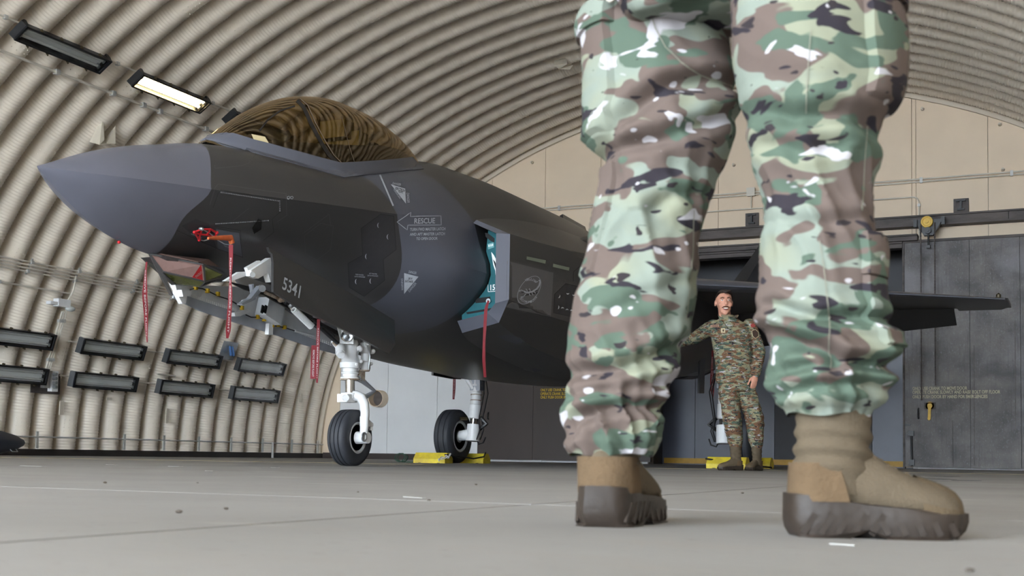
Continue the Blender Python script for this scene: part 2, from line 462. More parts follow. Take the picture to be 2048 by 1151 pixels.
MB().box(((x_op0 + x_op1) / 2, YR - .02, 3.06), (x_op1 - x_op0 + .1, .05, .02)).build('recess_rail', m_galv, rw, 0)

# --- sliding doors
m_brown = M('brown painted steel', lin(62, 52, 48), .45, var=.12, vs=1.2, bump=.06, bs=6, stretch=(1, 1, .3))
m_grey = M('weathered grey steel', lin(112, 105, 101), .5, var=.3, vs=2.2, col2=lin(62, 57, 56), bump=.25, bs=30, detail=10)
def stain_door(mt):
    nt = mt.node_tree; N = nt.nodes; L = nt.links; p = N['Principled BSDF']; src = p.inputs['Base Color'].links[0].from_socket
    tc = N.new('ShaderNodeTexCoord')
    for sc, st, lo, hi, col, amt in ((1.1, (1, 1, 1), .5, .68, lin(126, 122, 126), .8), (40, (1, 1, .6), .58, .7, lin(132, 130, 136), .5), (7, (4, 4, .25), .55, .75, lin(52, 48, 48), .5), (.9, (1, 1, 1.6), .56, .7, lin(40, 38, 40), .75)):
        mp = N.new('ShaderNodeMapping'); mp.inputs['Scale'].default_value = st; mp.inputs['Location'].default_value = (sc * 3, 0, 1); L.new(tc.outputs['Object'], mp.inputs[0])
        n = N.new('ShaderNodeTexNoise'); n.inputs['Scale'].default_value = sc; n.inputs['Detail'].default_value = 8; L.new(mp.outputs[0], n.inputs['Vector'])
        mr = N.new('ShaderNodeMapRange'); mr.inputs['From Min'].default_value = lo; mr.inputs['From Max'].default_value = hi; mr.inputs['To Max'].default_value = amt
        L.new(n.outputs['Fac'], mr.inputs['Value'])
        mx = N.new('ShaderNodeMix'); mx.data_type = 'RGBA'; L.new(mr.outputs[0], mx.inputs['Factor']); L.new(src, mx.inputs['A']); mx.inputs['B'].default_value = col
        src = mx.outputs['Result']
    L.new(src, p.inputs['Base Color'])
stain_door(m_grey)
m_beam = M('weathered rail steel', lin(98, 88, 84), .6, var=.35, vs=3, col2=lin(58, 52, 50), bump=.3, bs=25, stretch=(.5, 1, 2))
def wall_text(s, p, right, up, size, width, mat, parent, name='lettering', bold=.02, off=V((0, -.004, 0))):
    vs, fs = text_mesh(s, 1, bold)
    x0, x1 = min(v[0] for v in vs), max(v[0] for v in vs); k_ = width / (x1 - x0)
    MB().add([p + off + right * ((v[0] - x0) * k_) + up * (v[1] * size / .7) for v in vs], fs).build(name, mat, parent, 0)
TXT = ('ONLY USE CRANK TO MOVE DOOR', 'OPERATE CRANK SLOWLY AND RAISE BOLT OFF FLOOR', 'ONLY PUSH DOOR BY HAND FOR EMERGENCIES')
WID = (.94, 1.49, 1.28)
yd = YB - .15
d1 = root('door_1', ((x_br0 + x_br1) / 2, yd, 0), kind='structure')
zt_d = 4.05
xs_ = [lerp(x_br0, x_br1, i / 3) for i in range(4)]
for i in range(3):
    MB().box(((xs_[i] + xs_[i + 1]) / 2, yd + .05, .04 + zt_d / 2), (xs_[i + 1] - xs_[i] - .006, .09, zt_d)).build('door_sheet', m_brown, d1, 0)
m_ytxt = M('yellow stencil paint', lin(206, 172, 44), .7); m_ctxt = M('cream stencil paint', lin(196, 188, 158), .7, var=.2, vs=30)
for i, (s_, w_) in enumerate(zip(TXT, WID)):
    wall_text(s_, at_y(1081, (782, 789.5, 796.5)[i], yd), V((1, 0, 0)), V((0, 0, 1)), .055, w_, m_ytxt, d1, bold=.025)
ph = at_y(977, 831, yd); b = MB(); b.tube([ph + V((0, 0, .07)), ph + V((0, -.05, .06)), ph + V((0, -.05, -.06)), ph + V((0, 0, -.07))], .012); b.build('door_handle', m_black, d1)
yg = YB - .2
d2 = root('door_2', ((x_gr0 + x_gr1) / 2, yg, 0), kind='structure')
z_g = at_y(1806, 486, yg).z
xs_ = [x_gr0, x_gr0 + 1.16, x_gr0 + 2.0, x_gr0 + 3.6, x_gr1]
for i in range(4):
    MB().box(((xs_[i] + xs_[i + 1]) / 2, yg + .06, .03 + z_g / 2 - .015), (xs_[i + 1] - xs_[i] - .006, .11, z_g - .03)).build('door_sheet', m_grey, d2, 0)
MB().box(((x_gr0 + x_gr1) / 2, yg + .05, z_g + .02), (x_gr1 - x_gr0, .16, .045)).build('door_cap', m_beam, d2, 0)
MB().box((x_gr0 + .02, yg + .05, z_g / 2), (.035, .15, z_g)).build('door_edge', m_beam, d2, 0)
for i, (s_, w_) in enumerate(zip(TXT, WID)):
    wall_text(s_, at_y(1825, (779.5, 787.2, 796)[i], yg), V((1, 0, 0)), V((0, 0, 1)), .058, w_, m_ctxt, d2, bold=.03)
# yellow crank latch
m_ylatch = M('ochre latch', lin(168, 134, 44), .45, .3, var=.2, vs=20)
p = at_y(1860, 811, yg); q = at_y(1859, 837, yg)
b = MB(); b.lathe(p, (0, -1, 0), [(0, .075), (.02, .075), (.02, .05), (.05, .045), (.05, .0)], 20); b.beam(p + V((0, -.05, .0)), q + V((0, -.05, 0)), .05, .02, (0, 1, 0)); b.cyl(q + V((0, -.03, 0)), q + V((0, -.07, 0)), .028, n=12)
b.build('crank_latch', m_ylatch, d2)
b = MB(); b.box(p + V((0, -.01, 0)), (.2, .02, .12)); b.build('latch_plate', m_beam, d2, 0)
p = at_y(1837, 826, yg); b = MB(); b.tube([p + V((0, 0, .09)), p + V((0, -.06, .07)), p + V((0, -.06, -.07)), p + V((0, 0, -.09))], .016); b.build('door_handle', m_black, d2)
b = MB(); b.cyl(at_y(1823, 862, yg) + V((0, -.04, 0)), at_y(1824.5, 932, yg) + V((0, -.04, 0)), .018); p = at_y(1823, 866, yg); b.box(p + V((0, -.03, 0)), (.09, .06, .09)); p = at_y(1824, 924, yg); b.box(p + V((0, -.03, 0)), (.1, .06, .1)); b.beam(at_y(1809, 849, yg), at_y(1822, 849, yg), .04, .03); b.build('drop_bolt', m_black, d2)
# seams and weld beads on the grey leaf
b = MB()
for px, y0, y1 in ((1948, 690, 930), (2030, 640, 860), (1905, 840, 930)):
    b.beam(at_y(px, y0, yg) + V((0, -.002, 0)), at_y(px + 1, y1, yg) + V((0, -.002, 0)), .012, .006, (0, 1, 0))
b.build('weld_seam', m_beam, d2, 0)

# --- rails over the doors
def rail(name, pxs, zt, zb, x0, x1, mat, depth=.2, y=None):
    y = y or YB - .02
    rr = root(name, ((x0 + x1) / 2, y, zb), kind='structure')
    h = zt - zb
    n = max(1, round((x1 - x0) / 4.0))
    for i in range(n):
        xa, xb = lerp(x0, x1, i / n) + .004, lerp(x0, x1, (i + 1) / n) - .004
        MB().box(((xa + xb) / 2, y - depth / 2, zb + h / 2), (xb - xa, depth, h - .06)).build('web', mat, rr, 0)
    MB().box(((x0 + x1) / 2, y - depth / 2 - .02, zt - .015), (x1 - x0, depth + .06, .03)).build('top_flange', mat, rr, 0)
    MB().box(((x0 + x1) / 2, y - depth / 2 - .02, zb + .015), (x1 - x0, depth + .06, .03)).build('bottom_flange', mat, rr, 0)
    return rr
zt1, zb1 = at_y(1900, 427, YB - .2).z, at_y(1900, 449, YB - .2).z
rail('trim_2', None, zt1, zb1, -11.8, 2.4, m_beam)
zt2, zb2 = at_y(1460, 490, YB - .3).z, at_y(1460, 514, YB - .3).z
rail('trim_3', None, zt2 + .0, (zt2 + zb2) / 2, -11.8, at_y(1835, 470, YB - .28).x, m_beam, .28)
rail('trim_4', None, (zt2 + zb2) / 2 - .004, zb2, -11.8, at_y(1805, 480, YB - .22).x, m_beam, .22)
# --- I-beam stubs in their pockets
for px, py in ((1505, 439), (1922.5, 411)):
    p = at_y(px, py, YB)
    r_ = root('beam_stub', p + V((0, 0, -.12)), 'rusty square I-beam stub set in the back wall above ' + ('the recess behind the standing airman' if px < 1600 else 'the yellow chain wheel rail'), 'bracket', 'beam stubs in the back wall')
    MB().box(p + V((0, -.02, 0)), (.26, .04, .25)).build('pocket_plate', m_beam, r_, 0)
    b = MB(); b.box(p + V((0, -.07, .0)), (.035, .08, .16)); b.box(p + V((0, -.07, .08)), (.16, .08, .03)); b.box(p + V((0, -.07, -.08)), (.12, .08, .03)); b.build('i_section', m_black, r_, 0)
# --- tie bolts in the wall
for px, py in ((1845, 218), (2000, 249), (2006, 339), (1065, 325), (1468, 330), (1640, 200)):
    p = at_y(px, py, YB); b = MB(); b.cyl(p + V((0, .01, 0)), p + V((0, -.06, 0)), .035, .028, 12); b.cyl(p + V((0, -.055, 0)), p + V((0, -.09, 0)), .016, .016, 8)
    b.build('wall_bolt', m_trim, wb)
# --- conduits on the back wall
def conduit(name, pts, r, label, cat='conduit', clamps=(), mat=None, group=None, off=V((0, 0, 0)), cl=.05):
    rr = root(name, pts[0], label, cat, group)
    b = MB().tube(pts, r, 8); b.build('pipe', mat or m_conduit, rr)
    for c in clamps:
        MB().box(c, (cl, cl, cl)).build('clamp', m_galv, rr, 0)
    return rr
yb = YB - .05
pa, pb = at_y(1060, 416, yb), at_y(2047, 344.5, yb)
zc_ = (pa.z + pb.z) / 2
for dz, lab in ((.0, 'cream conduit along the back wall, upper of the pair above the rail'), (-.05, 'cream conduit along the back wall, lower of the pair above the rail')):
    conduit('wall_conduit', [V((-11.0, yb, zc_ + dz)), V((1.5, yb, zc_ + dz))], .016, lab, clamps=[V((xx, yb - .01, zc_ + dz)) for xx in (-9.9, -7.6, -6.65, -5.0, -2.65, -1.1, .4)])
p = at_y(1502.5, 384, yb); jb = root('junction_box', p + V((0, 0, -.08)), 'small cream junction box on the back wall conduits', 'box')
MB().box(p, (.15, .09, .15)).build('box_body', m_conduit, jb, 0); MB().box(p + V((0, -.05, 0)), (.165, .012, .165)).build('box_lid', m_conduit, jb, 0)
p2 = at_y(1503, 417, yb); z2_ = p2.z
conduit('wall_conduit', [p + V((0, 0, -.07)), V((p.x, yb, z2_))], .012, 'short vertical cream conduit below the junction box')
pr = at_y(1838, 397, yb)
conduit('wall_conduit', [V((-8.3, yb, z2_)), V((pr.x - .1, yb, z2_)), V((pr.x - .03, yb, z2_ - .03)), V((pr.x, yb, z2_ - .1)), V((pr.x, yb, zb1 - .35))], .014, 'thin cream conduit that bends down past the rail to the grey door', clamps=[V((-7.7, yb, z2_)), V((-4.4, yb, z2_)), V((pr.x, yb, z2_ - .16))])
# --- vent stub low on the wall
p = at_y(762, 797, YB); ax = V((0, -1, 0))
vp = root('vent_stub', p, 'round cream pipe stub with dark mouth on the white wall behind the nose gear', 'vent')
b = MB(); b.lathe(p + V((0, .02, 0)), ax, [(0, .19), (.26, .19), (.26, .175), (.03, .175)], 32); b.build('pipe', m_wall, vp)
b = MB(); b.lathe(p + V((0, -.02, 0)), ax, [(0, .174), (.02, .174)], 32); b.build('damper', m_beam, vp)
# --- chain wheel on the rail
p = at_y(1856, 445, YB - .42)
cw = root('chain_hoist', p + V((0, 0, -.2)), 'yellow chain wheel on a black bracket with two long hand chains', 'hoist')
b = MB(); b.prism([p + V((-.24, .06, .07)), p + V((.24, .06, .07)), p + V((.2, .06, -.02)), p + V((.08, .06, -.22)), p + V((-.08, .06, -.22)), p + V((-.2, .06, -.02))], V((0, .1, 0))); b.box(p + V((-.22, .02, .0)), (.06, .12, .14)); b.box(p + V((.26, .02, .02)), (.06, .12, .14)); b.build('bracket', m_black, cw, 0)
b = MB(); b.lathe(p + V((-.02, .04, .02)), (0, -1, 0), [(0, .09), (.01, .105), (.03, .085), (.05, .105), (.06, .1), (.06, .075), (.05, .07), (.05, .03), (.075, .03), (.075, 0)], 28); b.build('wheel', M('yellow enamel', lin(222, 178, 30), .4, var=.1, vs=20), cw)
b = MB(); b.lathe(p + V((-.01, .03, -.14)), (0, -1, 0), [(0, .06), (.05, .06), (.05, .03), (.07, .03)], 20); b.cyl(p + V((0, .05, -.2)), p + V((0, .05, -.42)), .016); b.box(p + V((0, .05, -.43)), (.06, .06, .05)); b.build('hook_block', m_black, cw)
for dx, ze in ((-.13, at_y(1862, 800, YB - .35).z), (.11, at_y(1872, 770, YB - .35).z)):
    x_, z0_ = p.x + dx - .0, p.z; n_ = 110; b = MB()
    b.tube([V((x_, YB - .4, lerp(z0_, ze, i / n_))) for i in range(n_ + 1)], [.009 if i % 2 else .0145 for i in range(n_ + 1)], 6)
    b.build('hand_chain', m_beam, cw)

# ================================================================== left side: fixtures on the ribs
def arch_frame(th, y, off=0.):
    """frame on the arch: X along the shelter (+Y world), Z inwards (away from the ribs)"""
    p, n = arch(th, off); p = p + V((0, y, 0)); z = -n; x = V((0, 1, 0)); yv = z.cross(x)
    m_ = Matrix((x, yv, z)).transposed().to_4x4(); m_.translation = p
    return m_
m_refl = M('lamp reflector', lin(238, 238, 236), .4)
m_tube_off = M('unlit tube', lin(226, 226, 222), .25)
m_tube_on = M('lit tube', (1, .78, .40, 1), .4, emit=9)
g_clear = glass_mat('clear lamp glass', (.94, .95, .95, 1), (1, 1, 1, 1), .03, .03)
m_lampglass = g_clear
def fixture(kind):
    """1.52 m twin tube fitting; local X along, Z towards the room"""
    L2, W2 = .76, .135
    r_ = root('light_fixture', (0, 0, 0)); P = []
    b = MB()
    prof = [(-.085, -.02), (-W2, .05), (-W2, .10), (-W2 + .022, .10), (-W2 + .03, .02), (W2 - .03, .02), (W2 - .022, .10), (W2, .10), (W2, .05), (.085, -.02)]
    b.loft([[V((x, y, z)) for y, z in prof] for x in (-L2 + .03, L2 - .03)], True); b.build('housing', m_black, r_, 30)
    for s, e_ in ((-1, .055), (1, .012)):
        MB().prism([V((s * x, -W2 + .004, z)) for x, z in ((L2 - .05, .098), (L2 + .004, .098), (L2 + e_, .03), (L2 - .01, -.018), (L2 - .05, -.018))], V((0, 2 * W2 - .008, 0))).build('end_cap', m_black, r_, 0)
    b = MB(); z = .11
    for y in (-W2 + .012, W2 - .012): b.box((0, y, z), (2 * L2, .026, .024))
    for x in (-L2 + .014, L2 - .014): b.box((x, 0, z), (.03, 2 * W2, .024))
    b.build('frame', m_black, r_, 0)
    MB().box((0, 0, .028), (2 * L2 - .1, 2 * W2 - .07, .006)).build('reflector', m_refl, r_, 0)
    for y in (-.055, .055):
        MB().cyl((-L2 + .07, y, .062), (L2 - .09, y, .062), .019, n=12).build('lamp_tube', m_tube_on if kind == 'on' else m_tube_off, r_)
        for x in (-L2 + .06, L2 - .075): MB().box((x, y, .06), (.03, .05, .06)).build('lamp_holder', m_alu, r_, 0)
    MB().box((0, 0, .104), (2 * L2 - .05, 2 * W2 - .04, .004)).build('glass_cover', m_lampglass, r_, 0)
    for s in (-1, 1):
        for x in (-.52, -.18, .18, .52):
            b = MB().box((x, s * (W2 + .012), .1), (.03, .026, .03)); b.cyl((x, s * (W2 + .02), .085), (x, s * (W2 + .02), .13), .011, n=8); b.build('latch', m_brass, r_, 0)
    return r_
fx_off, fx_on = fixture('off'), fixture('on')
spots = [(15.0, 16.32, 'o'), (15.0, 18.46, 'o'), (15.0, 20.57, 'o'), (15.0, 14.18, 'o'), (10.4, 16.33, 'o'), (10.4, 18.47, 'o'), (10.4, 20.62, 'o'), (10.4, 14.22, 'o'), (49.3, 12.05, 'o'), (49.3, 14.2, 'on'), (49.3, 16.35, 'o')]
names = {15.0: 'upper', 10.4: 'lower'}
order = {14.18: 'first', 14.22: 'first'}
used_off = False
for th, y, k_ in spots:
    if k_ == 'on': o = fx_on
    elif not used_off: o = fx_off; used_off = True
    else: o = copy_tree(fx_off)
    mm_ = arch_frame(th, y, -.10)
    if th < 30:
        # wall fittings hang upright off the curved ribs
        mm_ = mm_ @ Matrix.Rotation(math.radians(0), 4, 'X')
    o.matrix_world = mm_; o.location = mm_.translation; o.rotation_euler = mm_.to_euler()
    if th > 30:
        lab = {'on': 'glowing yellow twin-tube light fitting on the arched ceiling', 'o': 'unlit black twin-tube light fitting on the ceiling ' + ('ending far from the canopy, beyond the lit one' if y < 13 else 'just behind the cockpit canopy')}[k_]
        if k_ == 'o' and y < 13: lab = 'unlit black twin-tube ceiling light, clear of the jet and beside the lit one'
        tag(o, lab, 'light', 'ceiling light fittings')
    else:
        row = names[th]; i = round((y - 14.2) / 2.13)
        where = ('next to the sloping conduits and socket box', 'above the bare ribs left of the hanging streamer', 'below the small grey plate with blue clips' if row == 'upper' else 'under a short cream conduit stub', 'nearest the nose gear')[i]
        where = ('next to the vertical conduits', 'second from the vertical conduits', 'third from the vertical conduits', 'last before the nose gear')[i]
        tag(o, 'unlit black twin-tube wall light, %s row, %s' % (row, where), 'light', 'wall light fittings')
# ceiling conduits and cross wires
def along(th, y0, y1, off=-.05): return [arch(th, off)[0] + V((0, y0, 0)), arch(th, off)[0] + V((0, y1, 0))]
def clamps(th, ys_, off=-.05): return [arch(th, off)[0] + V((0, y, 0)) for y in ys_]
conduit('ceiling_conduit', along(49.5, 8, 23.3), .016, 'thin cream conduit feeding the row of ceiling lights', clamps=clamps(49.5, (9.2, 11.1, 13.1, 15.2, 17.4, 19.5)))
conduit('ceiling_conduit', along(46.2, 7, 23.3), .022, 'thicker cream conduit just below the ceiling lights', clamps=clamps(46.2, (8.2, 10.3, 12.38, 13.46, 14.1, 14.47, 15.55, 17.6, 19.7)), cl=.07)
grp = 'stacked conduits on the left wall'
for i, th in enumerate((24.3, 23.9, 23.5, 23.1)):
    conduit('wall_conduit', along(th, 11, 23.2), .014, 'cream conduit running along the left wall, %s of four' % ('topmost', 'second', 'third', 'lowest')[i], clamps=clamps(th, (12.1, 14.05, 15.05, 16.4, 17.4, 19.5, 21.5)) if i in (0, 3) else (), group=grp)
conduit('wall_conduit', along(21.3, 11, 15.05), .016, 'single cream conduit leading to the white box on the left wall', clamps=clamps(21.3, (12.4, 13.6)))
# brackets behind the bundle
for y in (12.1, 14.05, 15.05, 16.4, 17.4, 19.5):
    a_, b_ = arch(24.7, -.03)[0], arch(22.7, -.03)[0]
    o = MB().beam(a_ + V((0, y, 0)), b_ + V((0, y, 0)), .03, .02).build('strut_channel', m_galv); tag(o, 'short galvanised channel holding the stacked conduits, %s from the back wall' % {19.5: 'first', 17.4: 'second', 16.4: 'third', 15.05: 'fourth', 14.05: 'fifth', 12.1: 'sixth'}[y], 'bracket', 'channels behind the conduits')
# vertical conduits, box and sockets
def onw(px, py, off):
    """point on the arch (moved inwards by -off) seen at a photo pixel"""
    d = ray(px, py); o_ = CAM - V((XC, 0, 0)); A_, B_ = EA + off, EB + off
    a_ = (d.x / A_) ** 2 + (d.z / B_) ** 2; b2 = 2 * (o_.x * d.x / A_ ** 2 + o_.z * d.z / B_ ** 2); c_ = (o_.x / A_) ** 2 + (o_.z / B_) ** 2 - 1
    return CAM + d * ((-b2 + math.sqrt(b2 * b2 - 4 * a_ * c_)) / (2 * a_))
dr = root('drop_conduit', onw(94, 738, -.05), 'three parallel cream conduits dropping from the white box to the sockets', 'conduit')
for i, (xa, xb) in enumerate(((124, 91.5), (128, 95.5), (133, 99.5))):
    pts = [onw(lerp(xa, xb, t / 6), lerp(622, 738, t / 6), -.05) for t in range(7)]
    MB().tube(pts, .013, 8).build('pipe', m_conduit, dr)
    for c in (pts[1], pts[5]): MB().box(c, (.05, .05, .05)).build('clamp', m_galv, dr, 0)
conduit('drop_conduit', [onw(152, 552, -.06), onw(147, 580, -.06), onw(136, 600, -.06)], .014, 'short cream conduit bending down into the white box')
p = onw(124, 606, -.1); jb = root('junction_box', p + V((0, 0, -.1)), 'white switch box with side lamp on the left wall', 'box')
MB().box(p, (.12, .26, .13)).build('box_body', m_white, jb, 0); MB().box(p + V((0, -.2, -.02)), (.1, .18, .05)).build('side_arm', m_white, jb, 0); MB().ball(p + V((.02, .16, -.07)), (.05, .11, .05), 12).build('lens', M('pale lens', lin(210, 214, 210), .2), jb)
p = onw(80, 765, -.04); sb = root('socket_box', p + V((0, 0, -.15)), 'galvanised socket plate with grey outlets under the drop conduits', 'socket')
MB().box(p + V((0, .12, 0)), (.02, .62, .34)).build('back_plate', m_beam, sb, 0)
b = MB(); p1 = onw(90, 757, -.08); b.box(p1, (.09, .10, .30)); b.build('outlet_box', m_galv, sb, 0)
b = MB(); p1 = onw(106, 762, -.09); b.box(p1, (.1, .13, .34)); b.build('outlet_box', m_white, sb, 0)
for i in range(4):
    q = onw(107, 748 + i * 8.5, -.16); MB().cyl(q, q + V((.07, 0, 0)), .03, .026, 12).build('outlet', m_alu, sb)
b = MB(); q0, q1 = onw(76, 778, -.06), onw(118, 784, -.06); b.tube([q0, onw(74, 784, -.06), onw(84, 786, -.06), onw(92, 780, -.06), onw(104, 784, -.06), q1], .006, 6); b.build('cable', m_black, sb)
# cable stubs between the wall lights
for th in (15.2, 10.6):
    for y in (15.25, 17.4, 19.55):
        p0, p1 = arch(th, -.07)[0], arch(th, -.07)[0]
        o = MB().cyl(p0 + V((0, y - (.34 if y > 16 else -.12), 0)), p1 + V((0, y + .3, 0)), .014, n=8).build('link_conduit', m_conduit); tag(o, 'short cream conduit joining the %s wall lights of the %s row' % ({15.25: 'first and second', 17.4: 'second and third', 19.55: 'third and last'}[y], 'upper' if th > 12 else 'lower'), 'conduit', 'links between the wall lights')
# grey plate with blue clips
p = onw(457, 698, -.05); gp = root('wall_plate', p + V((0, 0, -.2)), 'galvanised square plate with two blue clips on the ribs', 'plate')
f_ = arch_frame(16.6, p.y, -.06)
MB().box((0, 0, 0), (.45, .4, .012), None).build('plate', m_alu, None, 0)
o = bpy.data.objects['plate']; o.parent = gp; o.matrix_parent_inverse = Matrix.Translation(-gp.location); o.location = f_.translation; o.rotation_euler = f_.to_euler()
m_blue = M('blue plastic', lin(70, 110, 165), .4)
for dy in (-.03, .05):
    MB().cyl(f_.translation + V((.06, dy, .1)), f_.translation + V((.08, dy + .02, -.09)), .02, .028, 10).build('clip', m_blue, gp)
# short stub conduits, patches and small fittings on the ribs
def patch(px, py, w, h, lab, mat=m_trim):
    q = onw(px, py, -.02); b = MB().box(q, (.02, w, h)); o = b.build('wall_patch', mat); tag(o, lab, 'plate')
patch(123, 815, .09, .24, 'small cream access plate on a rib below the wall lights, beside the socket box')
patch(334, 831, .07, .28, 'small cream access plate on a rib below the third wall light')
patch(218, 797, .12, .05, 'tiny cream tab on a rib under the second wall light')
patch(601, 795, .06, .2, 'small cream plate on the ribs next to the nose wheel')
o = MB().tube([onw(314, 747, -.05), onw(350, 751, -.05)], .02, 8).build('conduit_stub', m_conduit); tag(o, 'short cream conduit stub between two wall lights', 'conduit')
# dark kerb and the guard rail along the foot of the ribs
o = MB().box((-15.72, (YB + 2) / 2, .055), (.2, YB - 2, .11)).build('baseboard_left', M('dark kerb', lin(40, 36, 34), .6, var=.3, vs=3, bump=.2, bs=20)); tag(o, kind='structure')
o = MB().box((XC - EA + 1.95, YB - .06, .065), (3.6, .1, .13)).build('baseboard_back', M('dark brown kerb', lin(56, 46, 42), .6, var=.2, vs=3)); tag(o, kind='structure')
gr = root('guard_rail', (-15.55, 14, 0), 'thin galvanised rail running along the foot of the ribs', 'rail')
MB().cyl((-15.62, 8, .31), (-15.62, YB - .1, .31), .014, n=8).build('rail_pipe', m_galv, gr)
for y in (12.9, 14.0, 15.02, 17.05, 18.1, 19.1, 20.1, 21.15, 22.2, 23.2, 11.9):
    MB().box((-15.62, y, .26), (.02, .05, .28)).build('bracket', m_galv, gr, 0)
p = at_z(122, 907.5, 0); MB().cyl((-15.35, p.y + .2, .0), (-15.35, p.y + .2, .33), .025, n=10).build('post', m_galv, gr)
# baffles on the ceiling
m_sheet = M('cream sheet steel', lin(206, 196, 178), .45, var=.04)
def baffle(polys, lab):
    q0 = onw(*polys[0][0], 0.); r_ = root('ceiling_baffle', q0, lab, 'baffle', 'sheet baffles on the ceiling')
    for pl, offs in polys[1:]:
        P = [onw(x, y, o) for (x, y), o in zip(pl, offs)]; n = (P[1] - P[0]).cross(P[2] - P[0]).normalized()
        MB().prism(P, n * .012).build('sheet', m_sheet, r_, 0)
baffle((((196, 270), 0), ([(179, 283), (206, 229), (208.5, 280), (199, 289)], (-.05, .1, -.2, -.25)), ([(209, 280), (231, 250), (231, 287), (212, 289)], (-.1, .05, -.2, -.2)), ([(179, 284), (199, 289.5), (231, 288), (209, 281)], (-.05, -.25, -.2, -.1))), 'cream folded sheet baffle on the ribs just above the jet nose')
baffle((((1127, 126), 0), ([(1108.5, 122), (1132.5, 114), (1134, 127), (1109.5, 130.5)], (0, .1, -.15, -.15)), ([(1109.5, 131), (1117.7, 138), (1139, 139), (1146, 129), (1134, 127.5)], (-.15, -.2, -.2, -.1, -.15))), 'small cream folded sheet baffle high on the ceiling beside the standing legs')

# ================================================================== the jet
Y0 = 5.835                    # nose tip
def J(s, w, z): return V((XC + w, Y0 + s, z))          # station, half width to port, height
def JX(px, py, w): return at_x(px, py, XC + w)
m_jet = M('charcoal radar coating', lin(53, 52, 53), .32, var=.06, vs=1.5, bump=.03, bs=120, spec=.6)
m_jet_lit = M('coating lightened by ceiling glow', lin(72, 70, 68), .42, var=.06, vs=1.5, bump=.03, bs=120, spec=.5)  # same coating as the hull, lightened for ceiling glow on upper faces
m_radome = M('blue grey radome', lin(98, 99, 110), .38, var=.04, vs=2, bump=.02, bs=90, spec=.5)
m_lip = M('blue grey edge band', lin(92, 94, 104), .42, var=.04, vs=2, bump=.02, bs=90)
m_cheek = M('slate coating', lin(80, 82, 92), .40, var=.05, vs=1.5, bump=.03, bs=120)
m_panel = M('dark access panel', lin(50, 49, 52), .5, var=.06, vs=4)
m_line = M('panel seam', lin(40, 39, 41), .6)
m_line2 = M('pale seam', lin(90, 89, 91), .6)
m_mark = M('pale grey stencil', lin(172, 176, 184), .6, var=.08, vs=30)
jet = root('fighter_jet', J(3.87, 0, 0), 'dark grey stealth fighter jet parked in the arched shelter', 'aircraft')
sS = [0, .08, .21, .45, .7, .93, 1.12, 1.42, 1.7, 2.08, 2.5, 2.9, 3.5, 4.1, 5.0, 6.0, 7.5, 9.0, 11., 13., 14.2]
f_w = table(sS, [.004, .07, .165, .305, .40, .465, .515, .60, .68, .775, .87, .945, 1.05, 1.12, 1.22, 1.30, 1.32, 1.30, 1.15, .9, .72])
f_c = table(sS, [1.95, 1.948, 1.945, 1.952, 1.965, 1.98, 1.99, 2.01, 2.03, 2.06, 2.09, 2.12, 2.18, 2.245, 2.30, 2.34, 2.34, 2.3, 2.2, 2.1, 2.05])
f_t = table(sS, [1.955, 1.99, 2.05, 2.155, 2.245, 2.315, 2.365, 2.44, 2.47, 2.49, 2.50, 2.55, 2.70, 2.89, 3.10, 3.13, 3.13, 3.08, 2.92, 2.75, 2.62])
f_b = table(sS, [1.945, 1.89, 1.81, 1.685, 1.60, 1.555, 1.54, 1.53, 1.53, 1.54, 1.52, 1.48, 1.36, 1.24, 1.10, 1.05, 1.02, 1.04, 1.2, 1.42, 1.5])
f_nu = table([0, 1.0, 1.6, 2.2, 3.4, 4.2, 5.2, 14], [1.8, 2.0, 3.0, 3.8, 3.4, 2.3, 1.8, 1.9])
f_nl = table([0, 1.0, 2.0, 3.0, 4.0, 14], [1.9, 2.0, 2.1, 2.6, 3.6, 2.6])
NU, NL = 14, 18
def bulge(s, z):      # the bump in front of each intake
    return .155 * math.exp(-((z - 1.75) / .28) ** 2) * smooth01((s - 2.7) / 1.2) * (1 - smooth01((s - 4.1) / .9))
def section(s):
    """closed ring, port chine first, over the top to starboard chine, under the keel and back"""
    w, c, t, b_, nu, nl = f_w(s), f_c(s), f_t(s), f_b(s), f_nu(s), f_nl(s)
    ring = []
    for i in range(2 * NU):
        a = math.pi * i / (2 * NU); ca, sa = math.cos(a), math.sin(a)
        ring.append(J(s, w * ca, c + (t - c) * (1 - abs(ca) ** nu)))
    for i in range(2 * NL):
        a = math.pi * i / (2 * NL); ca, sa = -math.cos(a), math.sin(a)
        vv = abs(sa) ** (2 / nl); se = abs(ca) ** (2 / nl)
        dia = max(0., 1 - .42 * vv - .58 * vv ** 2.8); kb = 1 - smooth01((s - 2.3) / 1.4)
        ring.append(J(s, w * math.copysign(lerp(se, dia, kb), ca) + math.copysign(bulge(s, c - (c - b_) * vv), ca), c - (c - b_) * vv))
    return ring
def skew(z): return 2.98 + max(0, 2.12 - z) * .55       # slanted joint ahead of the intake, below the chine
def skew_ring():
    ring = []; n_ = 2 * NU + 2 * NL
    for i in range(n_):
        s = 2.98
        for _ in range(6): s = skew(section(s)[i].z) if i > 2 * NU or i == 0 else 2.98
        ring.append((i, s))
    return [s for _, s in ring]
